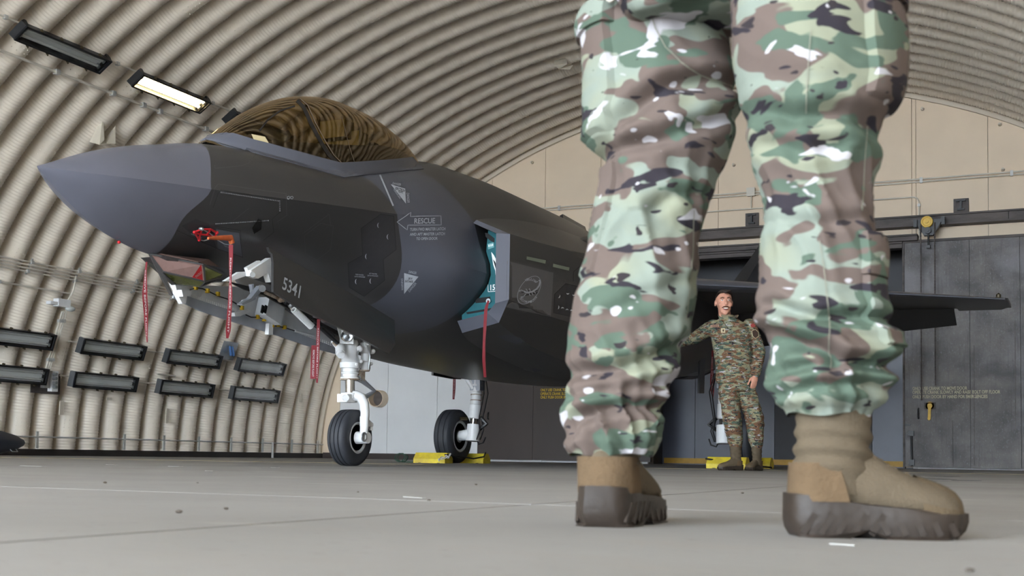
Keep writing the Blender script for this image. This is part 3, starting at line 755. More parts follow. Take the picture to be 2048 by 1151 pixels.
def hull(name, s0, s1, n, mat, ease=False):
    """s0, s1: a station or a list with one station for each point of the ring"""
    m_ = 2 * NU + 2 * NL; A = s0 if isinstance(s0, list) else [s0] * m_; B = s1 if isinstance(s1, list) else [s1] * m_
    b = MB(); rings = []
    for i in range(n + 1):
        t = (i / n) ** 2 if ease else i / n; cache = {}; ring = []
        for j in range(m_):
            s = round(lerp(A[j], B[j], t), 4)
            if s not in cache: cache[s] = section(s)
            ring.append(cache[s][j])
        rings.append(ring)
    b.loft(rings, True)
    o = b.build(name, mat, jet, 20); return o, b
def rad_ring():
    out = []; r0 = section(1.2); zc_r, zt_r = f_c(1.2), f_t(1.2)
    for i in range(2 * NU + 2 * NL):
        k_ = max(0, (r0[i].z - zc_r) / (zt_r - zc_r)); lo_ = max(0, (zc_r - r0[i].z) / .45)
        out.append(1.12 + .30 * k_ ** 1.3 - .10 * math.sin(math.pi * min(1, lo_)) ** 2)
    return out
RR_ = rad_ring()
rad, b_rad = hull('radome', 0, RR_, 28, m_radome, True)
SK = skew_ring()
fwd, b_fwd = hull('forward_fuselage', RR_, SK, 34, m_jet)
chk, b_chk = hull('intake_cheek', SK, 4.1, 14, m_cheek)
mid, b_mid = hull('centre_fuselage', 4.1, 14.2, 50, m_jet)
# --- intake nacelles
def nac_ring(s, A, B, C_, D, E_, side=1, nseg=5):
    """outer wall polygon with rounded lower corner"""
    pts = []
    P = [V(A), V(B), V(C_), V(D), V(E_)]
    for i in range(4):
        for k in range(nseg): pts.append(P[i].lerp(P[i + 1], k / nseg))
    pts.append(P[4])
    return [J(s_, side * w, z) for (w, z, s_) in [(p.x, p.y, p.z) for p in pts]]
def nst(s, a, b_, c, d, e): return ((a[0], a[1], s), (b_[0], b_[1], s), (c[0], c[1], s), (d[0], d[1], s), (e[0], e[1], s))
NAC = [((1.13, 2.235, 4.06), (1.462, 2.085, 3.86), (1.462, 1.46, 3.86), (1.36, 1.385, 3.92), (.985, 1.34, 4.06)),
       ((1.14, 2.27, 4.10), (1.565, 2.085, 3.93), (1.565, 1.50, 3.93), (1.45, 1.30, 3.97), (.985, 1.24, 4.16)),
       nst(4.35, (1.16, 2.33), (1.60, 2.09), (1.60, 1.46), (1.42, 1.23), (.95, 1.19)),
       nst(5.0, (1.2, 2.42), (1.66, 2.11), (1.65, 1.42), (1.42, 1.13), (.90, 1.10)),
       nst(6.0, (1.2, 2.5), (1.75, 2.13), (1.80, 1.40), (1.46, 1.05), (.85, 1.02)),
       nst(7.5, (1.2, 2.52), (1.82, 2.17), (1.88, 1.42), (1.46, 1.02), (.8, .98)),
       nst(9.0, (1.1, 2.52), (1.80, 2.2), (1.75, 1.6), (1.38, 1.10), (.75, 1.0)),
       nst(11., (1.0, 2.5), (1.65, 2.2), (1.6, 1.75), (1.2, 1.35), (.7, 1.25)),
       nst(13.2, (.8, 2.45), (1.3, 2.15), (1.25, 1.85), (1.0, 1.6), (.6, 1.5)),
       nst(14.4, (.6, 2.4), (1.0, 2.12), (1.0, 1.95), (.8, 1.75), (.5, 1.65))]
def refine(NAC, k=3):
    out = [NAC[0], NAC[1]]
    for i in range(1, len(NAC) - 1):
        for j in range(1, k + 1):
            t = j / k; q = []
            for m_ in range(5):
                p0 = V(NAC[max(i - 1, 1)][m_]); p1 = V(NAC[i][m_]); p2 = V(NAC[i + 1][m_]); p3 = V(NAC[min(i + 2, len(NAC) - 1)][m_])
                h = p2.z - p1.z; d1_ = (p2 - p0) / max(.01, p2.z - p0.z) * h; d2_ = (p3 - p1) / max(.01, p3.z - p1.z) * h
                q.append(tuple((2 * t ** 3 - 3 * t * t + 1) * p1 + (t ** 3 - 2 * t * t + t) * d1_ + (3 * t * t - 2 * t ** 3) * p2 + (t ** 3 - t * t) * d2_))
            out.append(tuple(q))
    return out
NR = refine(NAC)
nac_b = []
for side in (1, -1):
    if side == -1:      # the far intake starts further aft
        NR = refine([tuple((p[0], max(p[1], 1.26 - .04 * max(0, p[2] - 6)), p[2] + 1.0 * max(0, 1 - (p[2] - 3.8) / 5)) for p in r) for r in NAC])
    b = MB(); rings = [nac_ring(0, *r, side=side, nseg=6) for r in NR[1:]]
    b.loft(rings, False, closed=False)
    o = b.build('intake_nacelle', m_jet, jet, 25); nac_b.append(b)
    b2 = MB(); b2.loft([nac_ring(0, *NR[0], side=side, nseg=6), nac_ring(0, *NR[1], side=side, nseg=6)], False, closed=False)
    # duct wall going back inside the lip
    ins = [tuple((p[0] - (.03 if i_ in (1, 2) else 0), p[1] + (-.03 if i_ < 2 else .03), p[2] + .9) for i_, p in enumerate(NR[0]))]
    b2.build('intake_lip', m_lip, jet, 25); nac_b.append(b2)
    b3 = MB(); b3.loft([nac_ring(0, *NR[0], side=side, nseg=6), nac_ring(0, *ins[0], side=side, nseg=6)], False, closed=False)
    b3.build('intake_duct', m_panel, jet, 25)
# smooth top of the wing-body, from the nacelle shoulder outwards to the wing root
def slab_wing(name, pts_top, thick, mat, parent=jet):
    b = MB(); n = len(pts_top)
    b.add([p for p in pts_top] + [p - V((0, 0, t)) for p, t in zip(pts_top, thick)], [tuple(range(n)), tuple(range(2 * n - 1, n - 1, -1))] + [(i, (i + 1) % n, (i + 1) % n + n, i + n) for i in range(n)])
    return b.build(name, mat, parent, 0), b
# --- wings: section from a thin aerofoil, four chordwise strips
def wing(side):
    LE = lambda w: 7.95 + (w - 1.7) * (10.5 - 7.95) / (5.33 - 1.7)
    TE = lambda w: 12.35 - (w - 1.2) * (12.35 - 11.75) / (5.33 - 1.2)
    zw = lambda w: 2.24 - .018 * (w - 1.7)
    def sec(w, f0, f1, droop0=0, hinge=None, ang=0, n=6):
        c = TE(w) - LE(w); out_t = []; out_b = []
        for i in range(n + 1):
            f = lerp(f0, f1, i / n)
            t = (.055 * (1 - .5 * (w - 1.2) / 4.1)) * c * 2.97 * (math.sqrt(max(f, .0)) * .9 - .38 * f - .52 * f * f) * .5 + .006
            t = max(t, .006)
            x, zt_, zb_ = f * c, t, -t * .85
            if hinge is not None:
                hx = hinge * c; dx = x - hx; ca, sa = math.cos(ang), math.sin(ang)
                xt, zt2_ = hx + dx * ca - zt_ * sa * -1 * 0 , zt_ - abs(dx) * sa; xb, zb2_ = hx + dx * ca, zb_ - abs(dx) * sa
                out_t.append(J(LE(w) + xt, side * w, zw(w) + zt2_)); out_b.append(J(LE(w) + xb, side * w, zw(w) + zb2_))
            else:
                out_t.append(J(LE(w) + x, side * w, zw(w) + zt_)); out_b.append(J(LE(w) + x, side * w, zw(w) + zb_))
        return out_t + out_b[::-1]
    b = MB(); ws = [1.2, 1.7, 2.4, 3.2, 4.0, 4.75, 5.18, 5.33]
    b.loft([sec(w, .13, .74) for w in ws], True); b.build('wing', m_jet, jet, 40)
    b = MB(); b.loft([sec(w, 0, .128, hinge=.13, ang=.10) for w in [1.95, 2.6, 3.4, 4.2, 5.0, 5.3]], True); b.build('leading_edge_flap', m_lip, jet, 40)
    b = MB(); b.loft([sec(w, 0, .128) for w in [1.2, 1.6, 1.94]], True); b.build('wing_glove', m_lip, jet, 40)
    b = MB(); b.loft([sec(w, .745, 1.0, hinge=.745, ang=.42) for w in [1.6, 2.4, 3.2, 4.0, 4.62]], True); b.build('flaperon', m_jet, jet, 40)
    b = MB(); b.loft([sec(w, .72, .94) for w in [4.66, 4.95, 5.2]] + [sec(5.3, .55, .7)], True); b.build('wing_tip', m_jet, jet, 40)
for sd in (1, -1): wing(sd)
# strakes from the intake shoulder to the wing root
for sd in (1, -1):
    q = [J(4.2, sd * 1.5, 2.06), J(5.2, sd * 1.68, 2.12), J(6.4, sd * 1.84, 2.19), J(7.6, sd * 1.92, 2.24), J(8.3, sd * 1.98, 2.26), J(9.5, sd * 1.6, 2.3), J(9.5, sd * 1.0, 2.5), J(6, sd * 1.1, 2.46), J(4.6, sd * 1.2, 2.3)]
    slab_wing('shoulder_strake', q, [.03, .05, .06, .08, .1, .2, .3, .3, .1], m_jet_lit)
# navigation lamp on the tip
p = J(10.65, 5.22, 2.2); MB().lathe(p + V((0, 0, -.01)), (0, 0, 1), [(0, .03), (.05, .03), (.075, .0)], 12).build('tip_lamp', m_brass, jet)
# --- tails
for sd in (1, -1):
    b = MB()
    base = [J(12.2, sd * 1.28, 2.45), J(14.5, sd * 1.28, 2.4), J(14.75, sd * 2.03, 4.30), J(13.65, sd * 2.03, 4.32)]
    nrm = V((sd * .93, 0, -.37)); th = [.10, .03, .015, .03]
    b.add([p + nrm * t for p, t in zip(base, th)] + [p - nrm * t for p, t in zip(base, th)], [(0, 1, 2, 3), (7, 6, 5, 4), (0, 4, 5, 1), (1, 5, 6, 2), (2, 6, 7, 3), (3, 7, 4, 0)])
    b.build('vertical_tail', m_jet, jet, 0)
    b = MB(); base = [J(12.9, sd * 1.05, 2.12), J(14.6, sd * 3.3, 2.1), J(15.3, sd * 3.3, 2.1), J(15.6, sd * 2.2, 2.1), J(14.9, sd * 1.05, 2.12)]
    b.prism([p - V((0, 0, .03)) for p in base], V((0, 0, .06))); b.build('horizontal_tail', m_jet, jet, 0)
b = MB(); b.lathe(J(13.8, 0, 2.05), (0, 1, 0), [(0, .62), (.9, .56), (1.35, .48), (1.35, .44), (.4, .5)], 30); b.build('engine_nozzle', m_panel, jet)
# gun fairing on the port shoulder
def blister(c, L_, w_, h_, name, n=20):
    b = MB(); rings = []
    for i in range(n + 1):
        t = i / n; k = max(.02, math.sin(math.pi * min(1, t * 1.0)) ** .7 * (1 - .25 * t))
        rings.append([c + V((w_ * k * math.cos(a * math.pi / 12), L_ * t, h_ * k * math.sin(a * math.pi / 12))) for a in range(24)])
    b.loft(rings, True); return b.build(name, m_jet_lit, jet), b
_, b_gun = blister(J(6.2, 1.28, 2.40), 3.2, .32, .30, 'gun_fairing')

# --- canopy
cs = [1.62, 1.8, 2.05, 2.4, 2.8, 3.2, 3.6, 4.0, 4.4, 4.75]
c_w = table(cs, [.03, .18, .33, .47, .56, .585, .56, .49, .36, .16])
c_b = table(cs, [2.50, 2.47, 2.44, 2.43, 2.44, 2.48, 2.58, 2.72, 2.86, 2.99])
c_t = table(cs, [2.505, 2.61, 2.785, 3.01, 3.185, 3.265, 3.275, 3.225, 3.125, 2.99])
def can_pt(s, a, off=0.):
    """a from 0 (port sill) to pi (starboard sill)"""
    w, b_, t = c_w(s) + off, c_b(s), c_t(s) + off; ca, sa = math.cos(a), math.sin(a)
    return J(s, w * math.copysign(abs(ca) ** .92, ca), b_ + (t - b_) * abs(sa) ** .92)
g_can = glass_mat('gold tinted canopy', (.52, .42, .26, 1), (.88, .74, .56, 1), .095, .012)
def can_band(s0, s1, n, na, off=0., a0=0, a1=math.pi):
    return [[can_pt(lerp(s0, s1, i / n), lerp(a0, a1, j / na), off) for j in range(na + 1)] for i in range(n + 1)]
b = MB(); b.loft(can_band(1.62, 4.75, 60, 44), False, closed=False); b.build('canopy_glass', g_can, jet, 80)
can = bpy.data.objects['canopy_glass']
m_bow = M('canopy bow frame', lin(30, 26, 24), .5)
# inner bow and the thin seal line
def bow(s0, s1, off, wdt, name, mat, parent):
    b = MB(); pts = []
    for j in range(41):
        a = math.pi * j / 40; s = s0 + (s1 - s0) * (1 - math.sin(a)) ** 1.3
        pts.append((can_pt(s, a, off), can_pt(s + wdt, a, off)))
    b.add([q for p in pts for q in p], [(2 * i, 2 * i + 1, 2 * i + 3, 2 * i + 2) for i in range(40)]); return b.build(name, mat, parent, 60)
# painted canopy frame: a raised band between the glass and the body joint, laid out from the photo on the port side and mirrored
up_px = [(404, 276), (418, 271), (432, 269.5), (466, 267.5), (502, 278), (538, 287), (570, 296), (601, 304), (640, 315), (680, 325), (708, 324), (750, 321), (797, 317), (823, 314)]
lo_px = [(402, 279), (412, 279), (424, 281), (445, 288), (490, 300), (536, 313), (570, 322), (605, 332), (645, 343), (688, 355), (720, 351), (760, 347), (805, 342), (847, 338)]
hv, hf = [], []
for q_ in (b_rad, b_fwd, b_chk, b_mid):
    o_ = len(hv); hv += q_.v; hf += [tuple(i + o_ for i in f) for f in q_.f]
HULL = BVHTree.FromPolygons(hv, hf)
gv = can.data; CANB = BVHTree.FromPolygons(hv + [v.co.copy() for v in gv.vertices], hf + [tuple(i + len(hv) for i in p_.vertices) for p_ in gv.polygons])
def dense2(A, B, k_=4):
    out = []
    for i in range(len(A) - 1):
        for j in range(k_): t = j / k_; out.append(((lerp(A[i][0], A[i + 1][0], t), lerp(A[i][1], A[i + 1][1], t)), (lerp(B[i][0], B[i + 1][0], t), lerp(B[i][1], B[i + 1][1], t))))
    return out + [(A[-1], B[-1])]
rows = []
for (ux, uy), (lx, ly) in dense2(up_px, lo_px):
    row = []; bad = False; last = None
    for k_ in range(6):
        x_, y_ = lerp(lx, ux, k_ / 5), lerp(ly, uy, k_ / 5)
        h_, n_, i_, t_ = CANB.ray_cast(CAM, ray(x_, y_).normalized())
        if h_ is None:
            if last is None: bad = True; break
            h_ = at_x(x_, y_, last.x - .01); n_ = V((.5, -.3, .8))
        elif last is not None and (h_ - last).length > .22: h_ = at_x(x_, y_, last.x - .015); n_ = V((.5, -.3, .8))
        if n_.dot(ray(x_, y_)) > 0: n_ = -n_
        last = h_; row.append(h_ + n_ * (.004 if k_ == 0 else .010))
    if not bad: rows.append([row[0] - V((.006, 0, .02))] + row + [row[-1] + V((-.03, .01, -.015))])
b_frame = MB(); b_frame.loft(rows, False, closed=False); b_frame.build('canopy_frame', m_lip, jet, 40)
mir = MB(); mir.loft([[V((2 * XC - q.x, q.y, q.z)) for q in r] for r in rows], False, closed=False); mir.build('canopy_frame', m_lip, jet, 40)
# cockpit tub and seat under the glass
m_cock = M('cockpit black', lin(16, 15, 15), .7); m_seat = M('olive seat', lin(112, 104, 70), .8, var=.2, vs=9)
b = MB()
b.loft([[J(s, math.cos(math.pi * j / 12) * (c_w(s) - .02), c_b(s) - .02 + .05 * math.sin(math.pi * j / 12)) for j in range(13)] for s in (1.7, 2.0, 2.4, 2.8, 3.2, 3.6, 4.0, 4.4, 4.7)], False, closed=False)
b.build('cockpit_deck', m_cock, jet, 60)
b = MB(); b.loft([[J(s, .30 * math.cos(math.pi * j / 10), z + h * math.sin(math.pi * j / 10)) for j in range(11)] for s, z, h in ((2.0, 2.45, .12), (2.25, 2.45, .22), (2.5, 2.45, .24), (2.52, 2.45, .02))], False, closed=False); b.build('glare_shield', m_cock, jet, 50)
b = MB(); b.box(J(3.62, 0, 2.78), (.42, .16, .55)); b.box(J(3.50, 0, 3.06), (.26, .16, .16)); b.box(J(3.35, 0, 2.52), (.42, .5, .1)); b.build('ejection_seat', m_seat, jet, 0)
b = MB(); b.box(J(3.78, 0, 2.88), (.5, .08, .22)); b.build('seat_headbox', m_cock, jet, 0)
dk = table([1.75, 2.0, 2.3, 2.7, 3.2, 3.8, 4.3, 4.65], [.02, .12, .24, .32, .38, .36, .24, .05])
b = MB(); b.loft([[J(s, math.cos(math.pi * j / 12) * c_w(s) * .86, c_b(s) - .03 + (dk(s) + .03) * math.sin(math.pi * j / 12) ** .45) for j in range(13)] for s in (1.75, 1.9, 2.1, 2.3, 2.5, 2.7, 2.95, 3.2, 3.5, 3.8, 4.1, 4.3, 4.5, 4.65)], False, closed=False)
b.build('cockpit_tub', m_cock, jet, 60)

# ------------------------------------------------------------------ jet: things painted on or let into the skin
def bvh_of(bs):
    vs = []; fs = []
    for b in bs:
        o = len(vs); vs += b.v; fs += [tuple(i + o for i in f) for f in b.f]
    return BVHTree.FromPolygons(vs, fs)
SKIN = bvh_of([b_rad, b_fwd, b_chk, b_mid, nac_b[0], nac_b[1], b_frame])
def hit(px, py, off=.003, tree=None):
    d = ray(px, py).normalized(); p, n, i, t = (tree or SKIN).ray_cast(CAM, d)
    if p is None: return None
    if n.dot(d) > 0: n = -n
    return p + n * off
def on_skin(name, px_pts, faces, mat, off=.003, tree=None, parent=None, smooth=60):
    """outline given in photo pixels, laid onto the skin it covers"""
    vs = [hit(x, y, off, tree) for x, y in px_pts]
    keep = [f for f in faces if all(vs[i] is not None for i in f)]
    b = MB(); b.v = [v if v is not None else V((0, 0, 0)) for v in vs]; b.f = keep
    used = sorted({i for f in keep for i in f}); mp = {k: j for j, k in enumerate(used)}
    b.v = [b.v[k] for k in used]; b.f = [tuple(mp[i] for i in f) for f in keep]
    if not b.f: return None
    return b.build(name, mat, parent or jet, 0)
def dens(pts, step=5., closed=False):
    out = []; q = list(pts) + ([pts[0]] if closed else [])
    for (x0, y0), (x1, y1) in zip(q[:-1], q[1:]):
        n = max(1, int(math.hypot(x1 - x0, y1 - y0) / step))
        for i in range(n): out.append((lerp(x0, x1, i / n), lerp(y0, y1, i / n)))
    if not closed: out.append(q[-1])
    return out
def px_line(name, pts, w, mat, closed=False, off=.002, tree=None, parent=None):
    p = dens(pts, 5, closed); n = len(p); vs = []; fs = []
    for i in range(n):
        a, c = (p[i - 1] if (i or closed) else p[i]), (p[(i + 1) % n] if (i < n - 1 or closed) else p[i])
        tx, ty = c[0] - a[0], c[1] - a[1]; l = math.hypot(tx, ty) or 1
        nx, ny = -ty / l * w / 2, tx / l * w / 2
        vs += [(p[i][0] + nx, p[i][1] + ny), (p[i][0] - nx, p[i][1] - ny)]
    for i in range(n if closed else n - 1): j = (i + 1) % n; fs.append((2 * i, 2 * i + 1, 2 * j + 1, 2 * j))
    return on_skin(name, vs, fs, mat, off, tree, parent)
def px_text(s, BL, BR, TL, mat, name='marking', bold=.0, tree=None, parent=None, off=.003):
    vs, fs = text_mesh(s, 1, bold); x0, x1 = min(v[0] for v in vs), max(v[0] for v in vs); h = max(v[1] for v in vs)
    def m_(v):
        u, t = (v[0] - x0) / (x1 - x0), v[1] / h
        return (BL[0] + (BR[0] - BL[0]) * u + (TL[0] - BL[0]) * t, BL[1] + (BR[1] - BL[1]) * u + (TL[1] - BL[1]) * t)
    return on_skin(name, [m_(v) for v in vs], fs, mat, off, tree, parent)
def px_fill(name, poly, mat, off=.002, tree=None, parent=None, step=6.):
    """filled polygon: a grid of cells clipped to the outline"""
    bm = bmesh.new(); d = dens(poly, step, True); f = bm.faces.new([bm.verts.new((x, y, 0)) for x, y in d])
    xs_ = [p[0] for p in poly]; ys_ = [p[1] for p in poly]
    for a, lo, hi in ((0, min(xs_), max(xs_)), (1, min(ys_), max(ys_))):
        v = lo + step * 2
        while v < hi:
            co = V((v, 0, 0)) if a == 0 else V((0, v, 0)); no = V((1, 0, 0)) if a == 0 else V((0, 1, 0))
            bmesh.ops.bisect_plane(bm, geom=bm.verts[:] + bm.edges[:] + bm.faces[:], plane_co=co, plane_no=no); v += step * 2
    bm.verts.index_update(); vs = [(q.co.x, q.co.y) for q in bm.verts]; fs = [tuple(q.index for q in f_.verts) for f_ in bm.faces]; bm.free()
    return on_skin(name, vs, fs, mat, off, tree, parent)
def c6(*pts): return [(740 + x / 3.596, 340 + y / 3.596) for x, y in pts]
def c4(*pts): return [(380 + x / 3.836, 180 + y / 3.836) for x, y in pts]
def c5(*pts): return [(280 + x / 3.596, 440 + y / 3.596) for x, y in pts]
def c2(*pts): return [(x / 2.877, 380 + y / 2.877) for x, y in pts]

# canopy bow, seams and the card behind the sill
m_cseam = M('canopy seam', lin(120, 104, 88), .4)
px_line('canopy_bow', [(594, 201), (607, 214), (621, 246), (642, 285), (658, 310), (672, 323)], 7.5, m_bow, False, .003, CANB, can)
px_line('canopy_seam', [(599, 197), (615, 211), (630, 245), (651, 284), (667, 310), (682, 325)], 1.5, m_cseam, False, .005, CANB, can)
px_line('canopy_seam', [(683, 233), (689, 258), (700, 300), (708, 323)], .9, m_cseam, False, .004, CANB, can)
px_line('canopy_bow', [(519, 262), (535, 240), (560, 222), (590, 212)], 3, m_bow, False, .003, CANB, can)
px_fill('sill_card', [(502, 270), (529, 275), (536, 287), (506, 280)], M('pale card', lin(196, 180, 140), .6), .013, CANB, can, 4)
# hatch with latches, its recessed seam, crescents
hx = [(722, 456), (760.6, 428), (787, 431.6), (792, 498.5), (766.4, 518), (769, 560), (728, 591.6), (698.5, 573.5), (695.7, 526), (725, 509.5)]
px_fill('access_hatch', hx, m_panel, .0015); px_line('hatch_seam', lo_px, 1.3, m_line, False, .006)
px_line('hatch_seam', hx, 1.3, m_line, True, .003)
def crescent(cx, cy, r, a0, name='latch_mark', w=.45, tree=None):
    vs = []; n = 8
    for i in range(n + 1):
        a = a0 + math.pi * .9 * (i / n - .5); k = w * math.sin(math.pi * i / n)
        vs += [(cx + r * math.cos(a), cy + r * 1.3 * math.sin(a)), (cx + r * (1 - k) * math.cos(a), cy + r * 1.3 * (1 - k) * math.sin(a))]
    on_skin(name, vs, [(2 * i, 2 * i + 1, 2 * i + 3, 2 * i + 2) for i in range(n)], m_mark, .004, tree)
for x, y in ((758, 450), (777, 473), (734, 512), (714, 562), (743, 561)): crescent(x, y, 4.2, math.pi)
for i, (t, x, y) in enumerate((('FWD MASTER', 711, 549), ('LATCH ENGAGED', 709, 553), ('AFT MASTER', 738, 547), ('LATCH ENGAGED', 735, 551))):
    px_text(t, (x, y), (x + (16 if i % 2 == 0 else 21), y + 1.5), (x, y - 2.4), m_mark)
# rescue arrow and its words
px_line('rescue_arrow', c6((192, 372), (292, 305), (288, 333), (508, 330), (510, 395), (270, 395), (265, 430)), 1.1, m_mark, True, .004)
px_text('RESCUE', *c6((317, 384), (466, 382), (318, 346)), m_mark, bold=.012)
px_text('TURN FWD MASTER LATCH', *c6((285, 437), (540, 432), (286, 416)), m_mark, bold=.01)
px_text('AND AFT MASTER LATCH', *c6((285, 471), (536, 467), (286, 451)), m_mark, bold=.01)
px_text('TO OPEN DOOR', *c6((331, 502), (484, 500), (332, 483)), m_mark, bold=.01)
px_line('cut_line', c6((70, 35), (165, 258)), 3.0, m_mark, False, .004)
# ejection seat triangle
px_fill('warning_triangle', c6((148, 103), (252, 135), (257, 242)), m_mark, .003, step=4)
px_text('EJECTION', *c6((178, 141), (246, 160), (183, 124)), m_panel, off=.006, bold=.015); px_text('SEAT', *c6((200, 162), (236, 171), (204, 148)), m_panel, off=.006, bold=.015)
px_text('DANGER', *c6((160, 103), (220, 114), (164, 88)), m_mark); px_text('DANGER', *c6((168, 145), (222, 208), (156, 155))[:1] + c6((216, 214)) + c6((172, 134)), m_mark)
px_text('DANGER', *c6((262, 165), (266, 235), (280, 168)), m_mark)
# jet intake triangle
px_fill('warning_triangle', c6((245, 738), (348, 765), (245, 888)), m_mark, .003, step=4)
px_text('JET', *c6((272, 781), (304, 785), (274, 768)), m_panel, off=.006, bold=.015); px_text('INTAKE', *c6((252, 803), (308, 806), (252, 788)), m_panel, off=.006, bold=.015)
px_text('DANGER', *c6((276, 738), (332, 748), (280, 720)), m_mark); px_text('DANGER', *c6((284, 876), (336, 814), (272, 864)), m_mark); px_text('WARNING', *c6((240, 862), (236, 778), (226, 862)), m_mark)
# unit badge on its square patch
m_patch = M('badge patch', lin(94, 92, 93), .5)
px_fill('badge_patch', c6((985, 652), (1318, 737), (1300, 1053), (980, 985)), m_patch, .0015)
bc = (1142, 862); tl = math.radians(30)
def el(a, ra=1., rb=1.):
    x, y = 74 * rb * math.cos(a), 110 * ra * math.sin(a); return (bc[0] + x * math.cos(tl) - y * math.sin(tl) * -1 * -1, bc[1] + x * math.sin(tl) * .55 + y * math.cos(tl) * 1.03)
px_line('badge_ring', c6(*[el(2 * math.pi * i / 40) for i in range(40)]), .9, m_mark, True, .004)
def arc_text(s, cx, cy, rx, ry, a0, a1, size, inward):
    n = len(s)
    for i, ch in enumerate(s):
        a = lerp(a0, a1, i / (n - 1)); p = (cx + rx * math.cos(a), cy + ry * math.sin(a)); t = (-rx * math.sin(a), ry * math.cos(a)); l = math.hypot(*t); t = (t[0] / l, t[1] / l)
        if a1 < a0: t = (-t[0], -t[1])
        u = (t[1], -t[0]); h = size / 2
        BL = (p[0] - t[0] * h - u[0] * h, p[1] - t[1] * h - u[1] * h); BR = (p[0] + t[0] * h - u[0] * h, p[1] + t[1] * h - u[1] * h); TL = (p[0] - t[0] * h + u[0] * h * 1.2, p[1] - t[1] * h + u[1] * h * 1.2)
        px_text(ch, *c6(BL, BR, TL), m_mark, 'badge_letter', .02)
arc_text('YELLOW', 1148, 846, 58, 62, math.radians(-118), math.radians(-50), 15, 1)
arc_text('SCORPIONS', 1134, 880, 66, 68, math.radians(140), math.radians(30), 14, -1)
# scorpion: tail, body, legs, claws
px_line('badge_scorpion', c6((1212, 790), (1222, 800), (1214, 830), (1195, 855), (1165, 872), (1130, 880), (1105, 872)), 3.2, m_mark, False, .004)
px_line('badge_scorpion', c6((1205, 800), (1188, 806), (1180, 800)), 1.6, m_mark, False, .0045)
for p in (((1120, 876), (1085, 862), (1068, 868), (1078, 874)), ((1118, 888), (1105, 905), (1080, 912), (1100, 918)), ((1130, 872), (1118, 852)), ((1150, 868), (1142, 850)), ((1140, 884), (1148, 902)), ((1160, 880), (1170, 898)), ((1175, 870), (1188, 886))):
    px_line('badge_scorpion', c6(*p), 1.5, m_mark, False, .0045)
for p in (((1072, 884), (1120, 866), (1200, 858), (1204, 868), (1120, 880)), ((1082, 905), (1150, 884), (1206, 876), (1200, 888), (1130, 900))):
    px_fill('badge_shadow', c6(*p), M('badge black', lin(22, 22, 24), .6), .0025, step=4)
# formation lights, panel with ticks
m_form = M('formation light', lin(128, 136, 120), .5)
px_fill('formation_light', c6((1125, 620), (1262, 648), (1258, 672), (1123, 642)), m_form, .004); px_fill('formation_light', c6((1315, 672), (1432, 700), (1428, 722), (1313, 695)), m_form, .004)
tk = c6((1325, 892), (1405, 815), (1600, 860), (1600, 1085), (1318, 1025)); px_fill('access_hatch', tk, m_panel, .0015); px_line('hatch_seam', tk, 1.1, m_line, True, .003)
px_line('hatch_seam', c6((1460, 800), (1462, 730), (1510, 690), (1600, 712)), 1.0, m_line, False, .003)
for x, y, a in ((1355, 905, .6), (1420, 880, 1.57), (1462, 890, 1.57), (1348, 985, .2), (1382, 998, -1.57), (1415, 1010, -1.57), (1446, 1016, -1.57)):
    q = c6((x, y))[0]; crescent(q[0], q[1], 3.0, a, w=.6)
# small plates, window, seams
px_fill('sensor_window', c4((475, 1055), (520, 985), (550, 1000), (545, 1065), (490, 1100)), M('sensor window', lin(14, 13, 14), .25), .004, step=4)
px_line('hatch_seam', c4((175, 900), (215, 790), (235, 768), (690, 835), (695, 930), (630, 985), (640, 1090), (560, 1151)), .9, m_line, False, .003)
px_line('hatch_seam', c4((150, 880), (190, 750), (215, 722), (735, 795), (740, 960), (665, 1010)), .7, m_line2, False, .003)
px_line('hatch_seam', c4((185, 1040), (385, 1075), (390, 1151)), .9, m_line, False, .003)
px_line('hatch_seam', c4((190, 575), (190, 602), (400, 582), (450, 560), (510, 490)), .9, m_line2, False, .003)
px_line('hatch_seam', c4((860, 1100), (1065, 950), (1080, 1040)), .6, m_line2, False, .003)
px_line('hatch_seam', c4((330, 1000), (450, 905)), .6, m_line2, False, .003)
px_line('hatch_seam', c5((1180, 110), (1300, 20), (1390, 40), (1370, 210), (1270, 285), (1190, 240), (1180, 110)), .6, m_line2, False, .003)
px_fill('probe_panel', c5((300, 40), (400, -10), (495, 25), (552, 200), (440, 160)), m_panel, .0015); px_line('hatch_seam', c5((262, 70), (560, 205), (740, 265)), .9, m_line, False, .003)
px_fill('probe_panel', c5((545, 60), (650, 85), (715, 90), (738, 262), (560, 205)), m_cheek, .0015); px_line('hatch_seam', c5((560, 60), (712, 85), (738, 262)), .8, m_line, False, .003)
px_text('CAUTION', *c5((365, 98), (440, 130), (367, 90)), m_mark, bold=.01); px_text('CAUTION', *c5((604, 185), (640, 198), (605, 177)), m_mark, bold=.01)
px_line('chine_mark', [(574, 393.5), (577.5, 392.5), (579.5, 395), (577, 398), (574.5, 397.5)], .8, m_mark, True, .004); px_line('chine_mark', [(580.5, 393.5), (584, 392.7), (586, 395), (584, 398.2), (581, 397.5)], .8, m_mark, True, .004)
for poly in (((1420, 115), (1495, 98), (1585, 125), (1620, 155), (1560, 172), (1470, 140)),):
    px_fill('belly_plate', [(600 + x / 3.596, 640 + y / 3.596) for x, y in poly], m_cheek, .003)
px_fill('belly_plate', [(600 + x / 3.596, 640 + y / 3.596) for x, y in ((1600, 350), (1680, 340), (1745, 358), (1680, 372))], m_cheek, .003)
rv = MB()
for line in (c4((240, 785), (680, 850)), c4((200, 1025), (600, 1000)), c4((690, 850), (690, 925))):
    for x, y in dens(line, 3.4):
        p = hit(x, y, .001)
        if p: rv.add(*(lambda q: ([q + V((.004, 0, .004)), q + V((.004, 0, -.004)), q + V((-.002, -.006, -.004)), q + V((-.002, -.006, .004))], [(0, 1, 2, 3)]))(p))
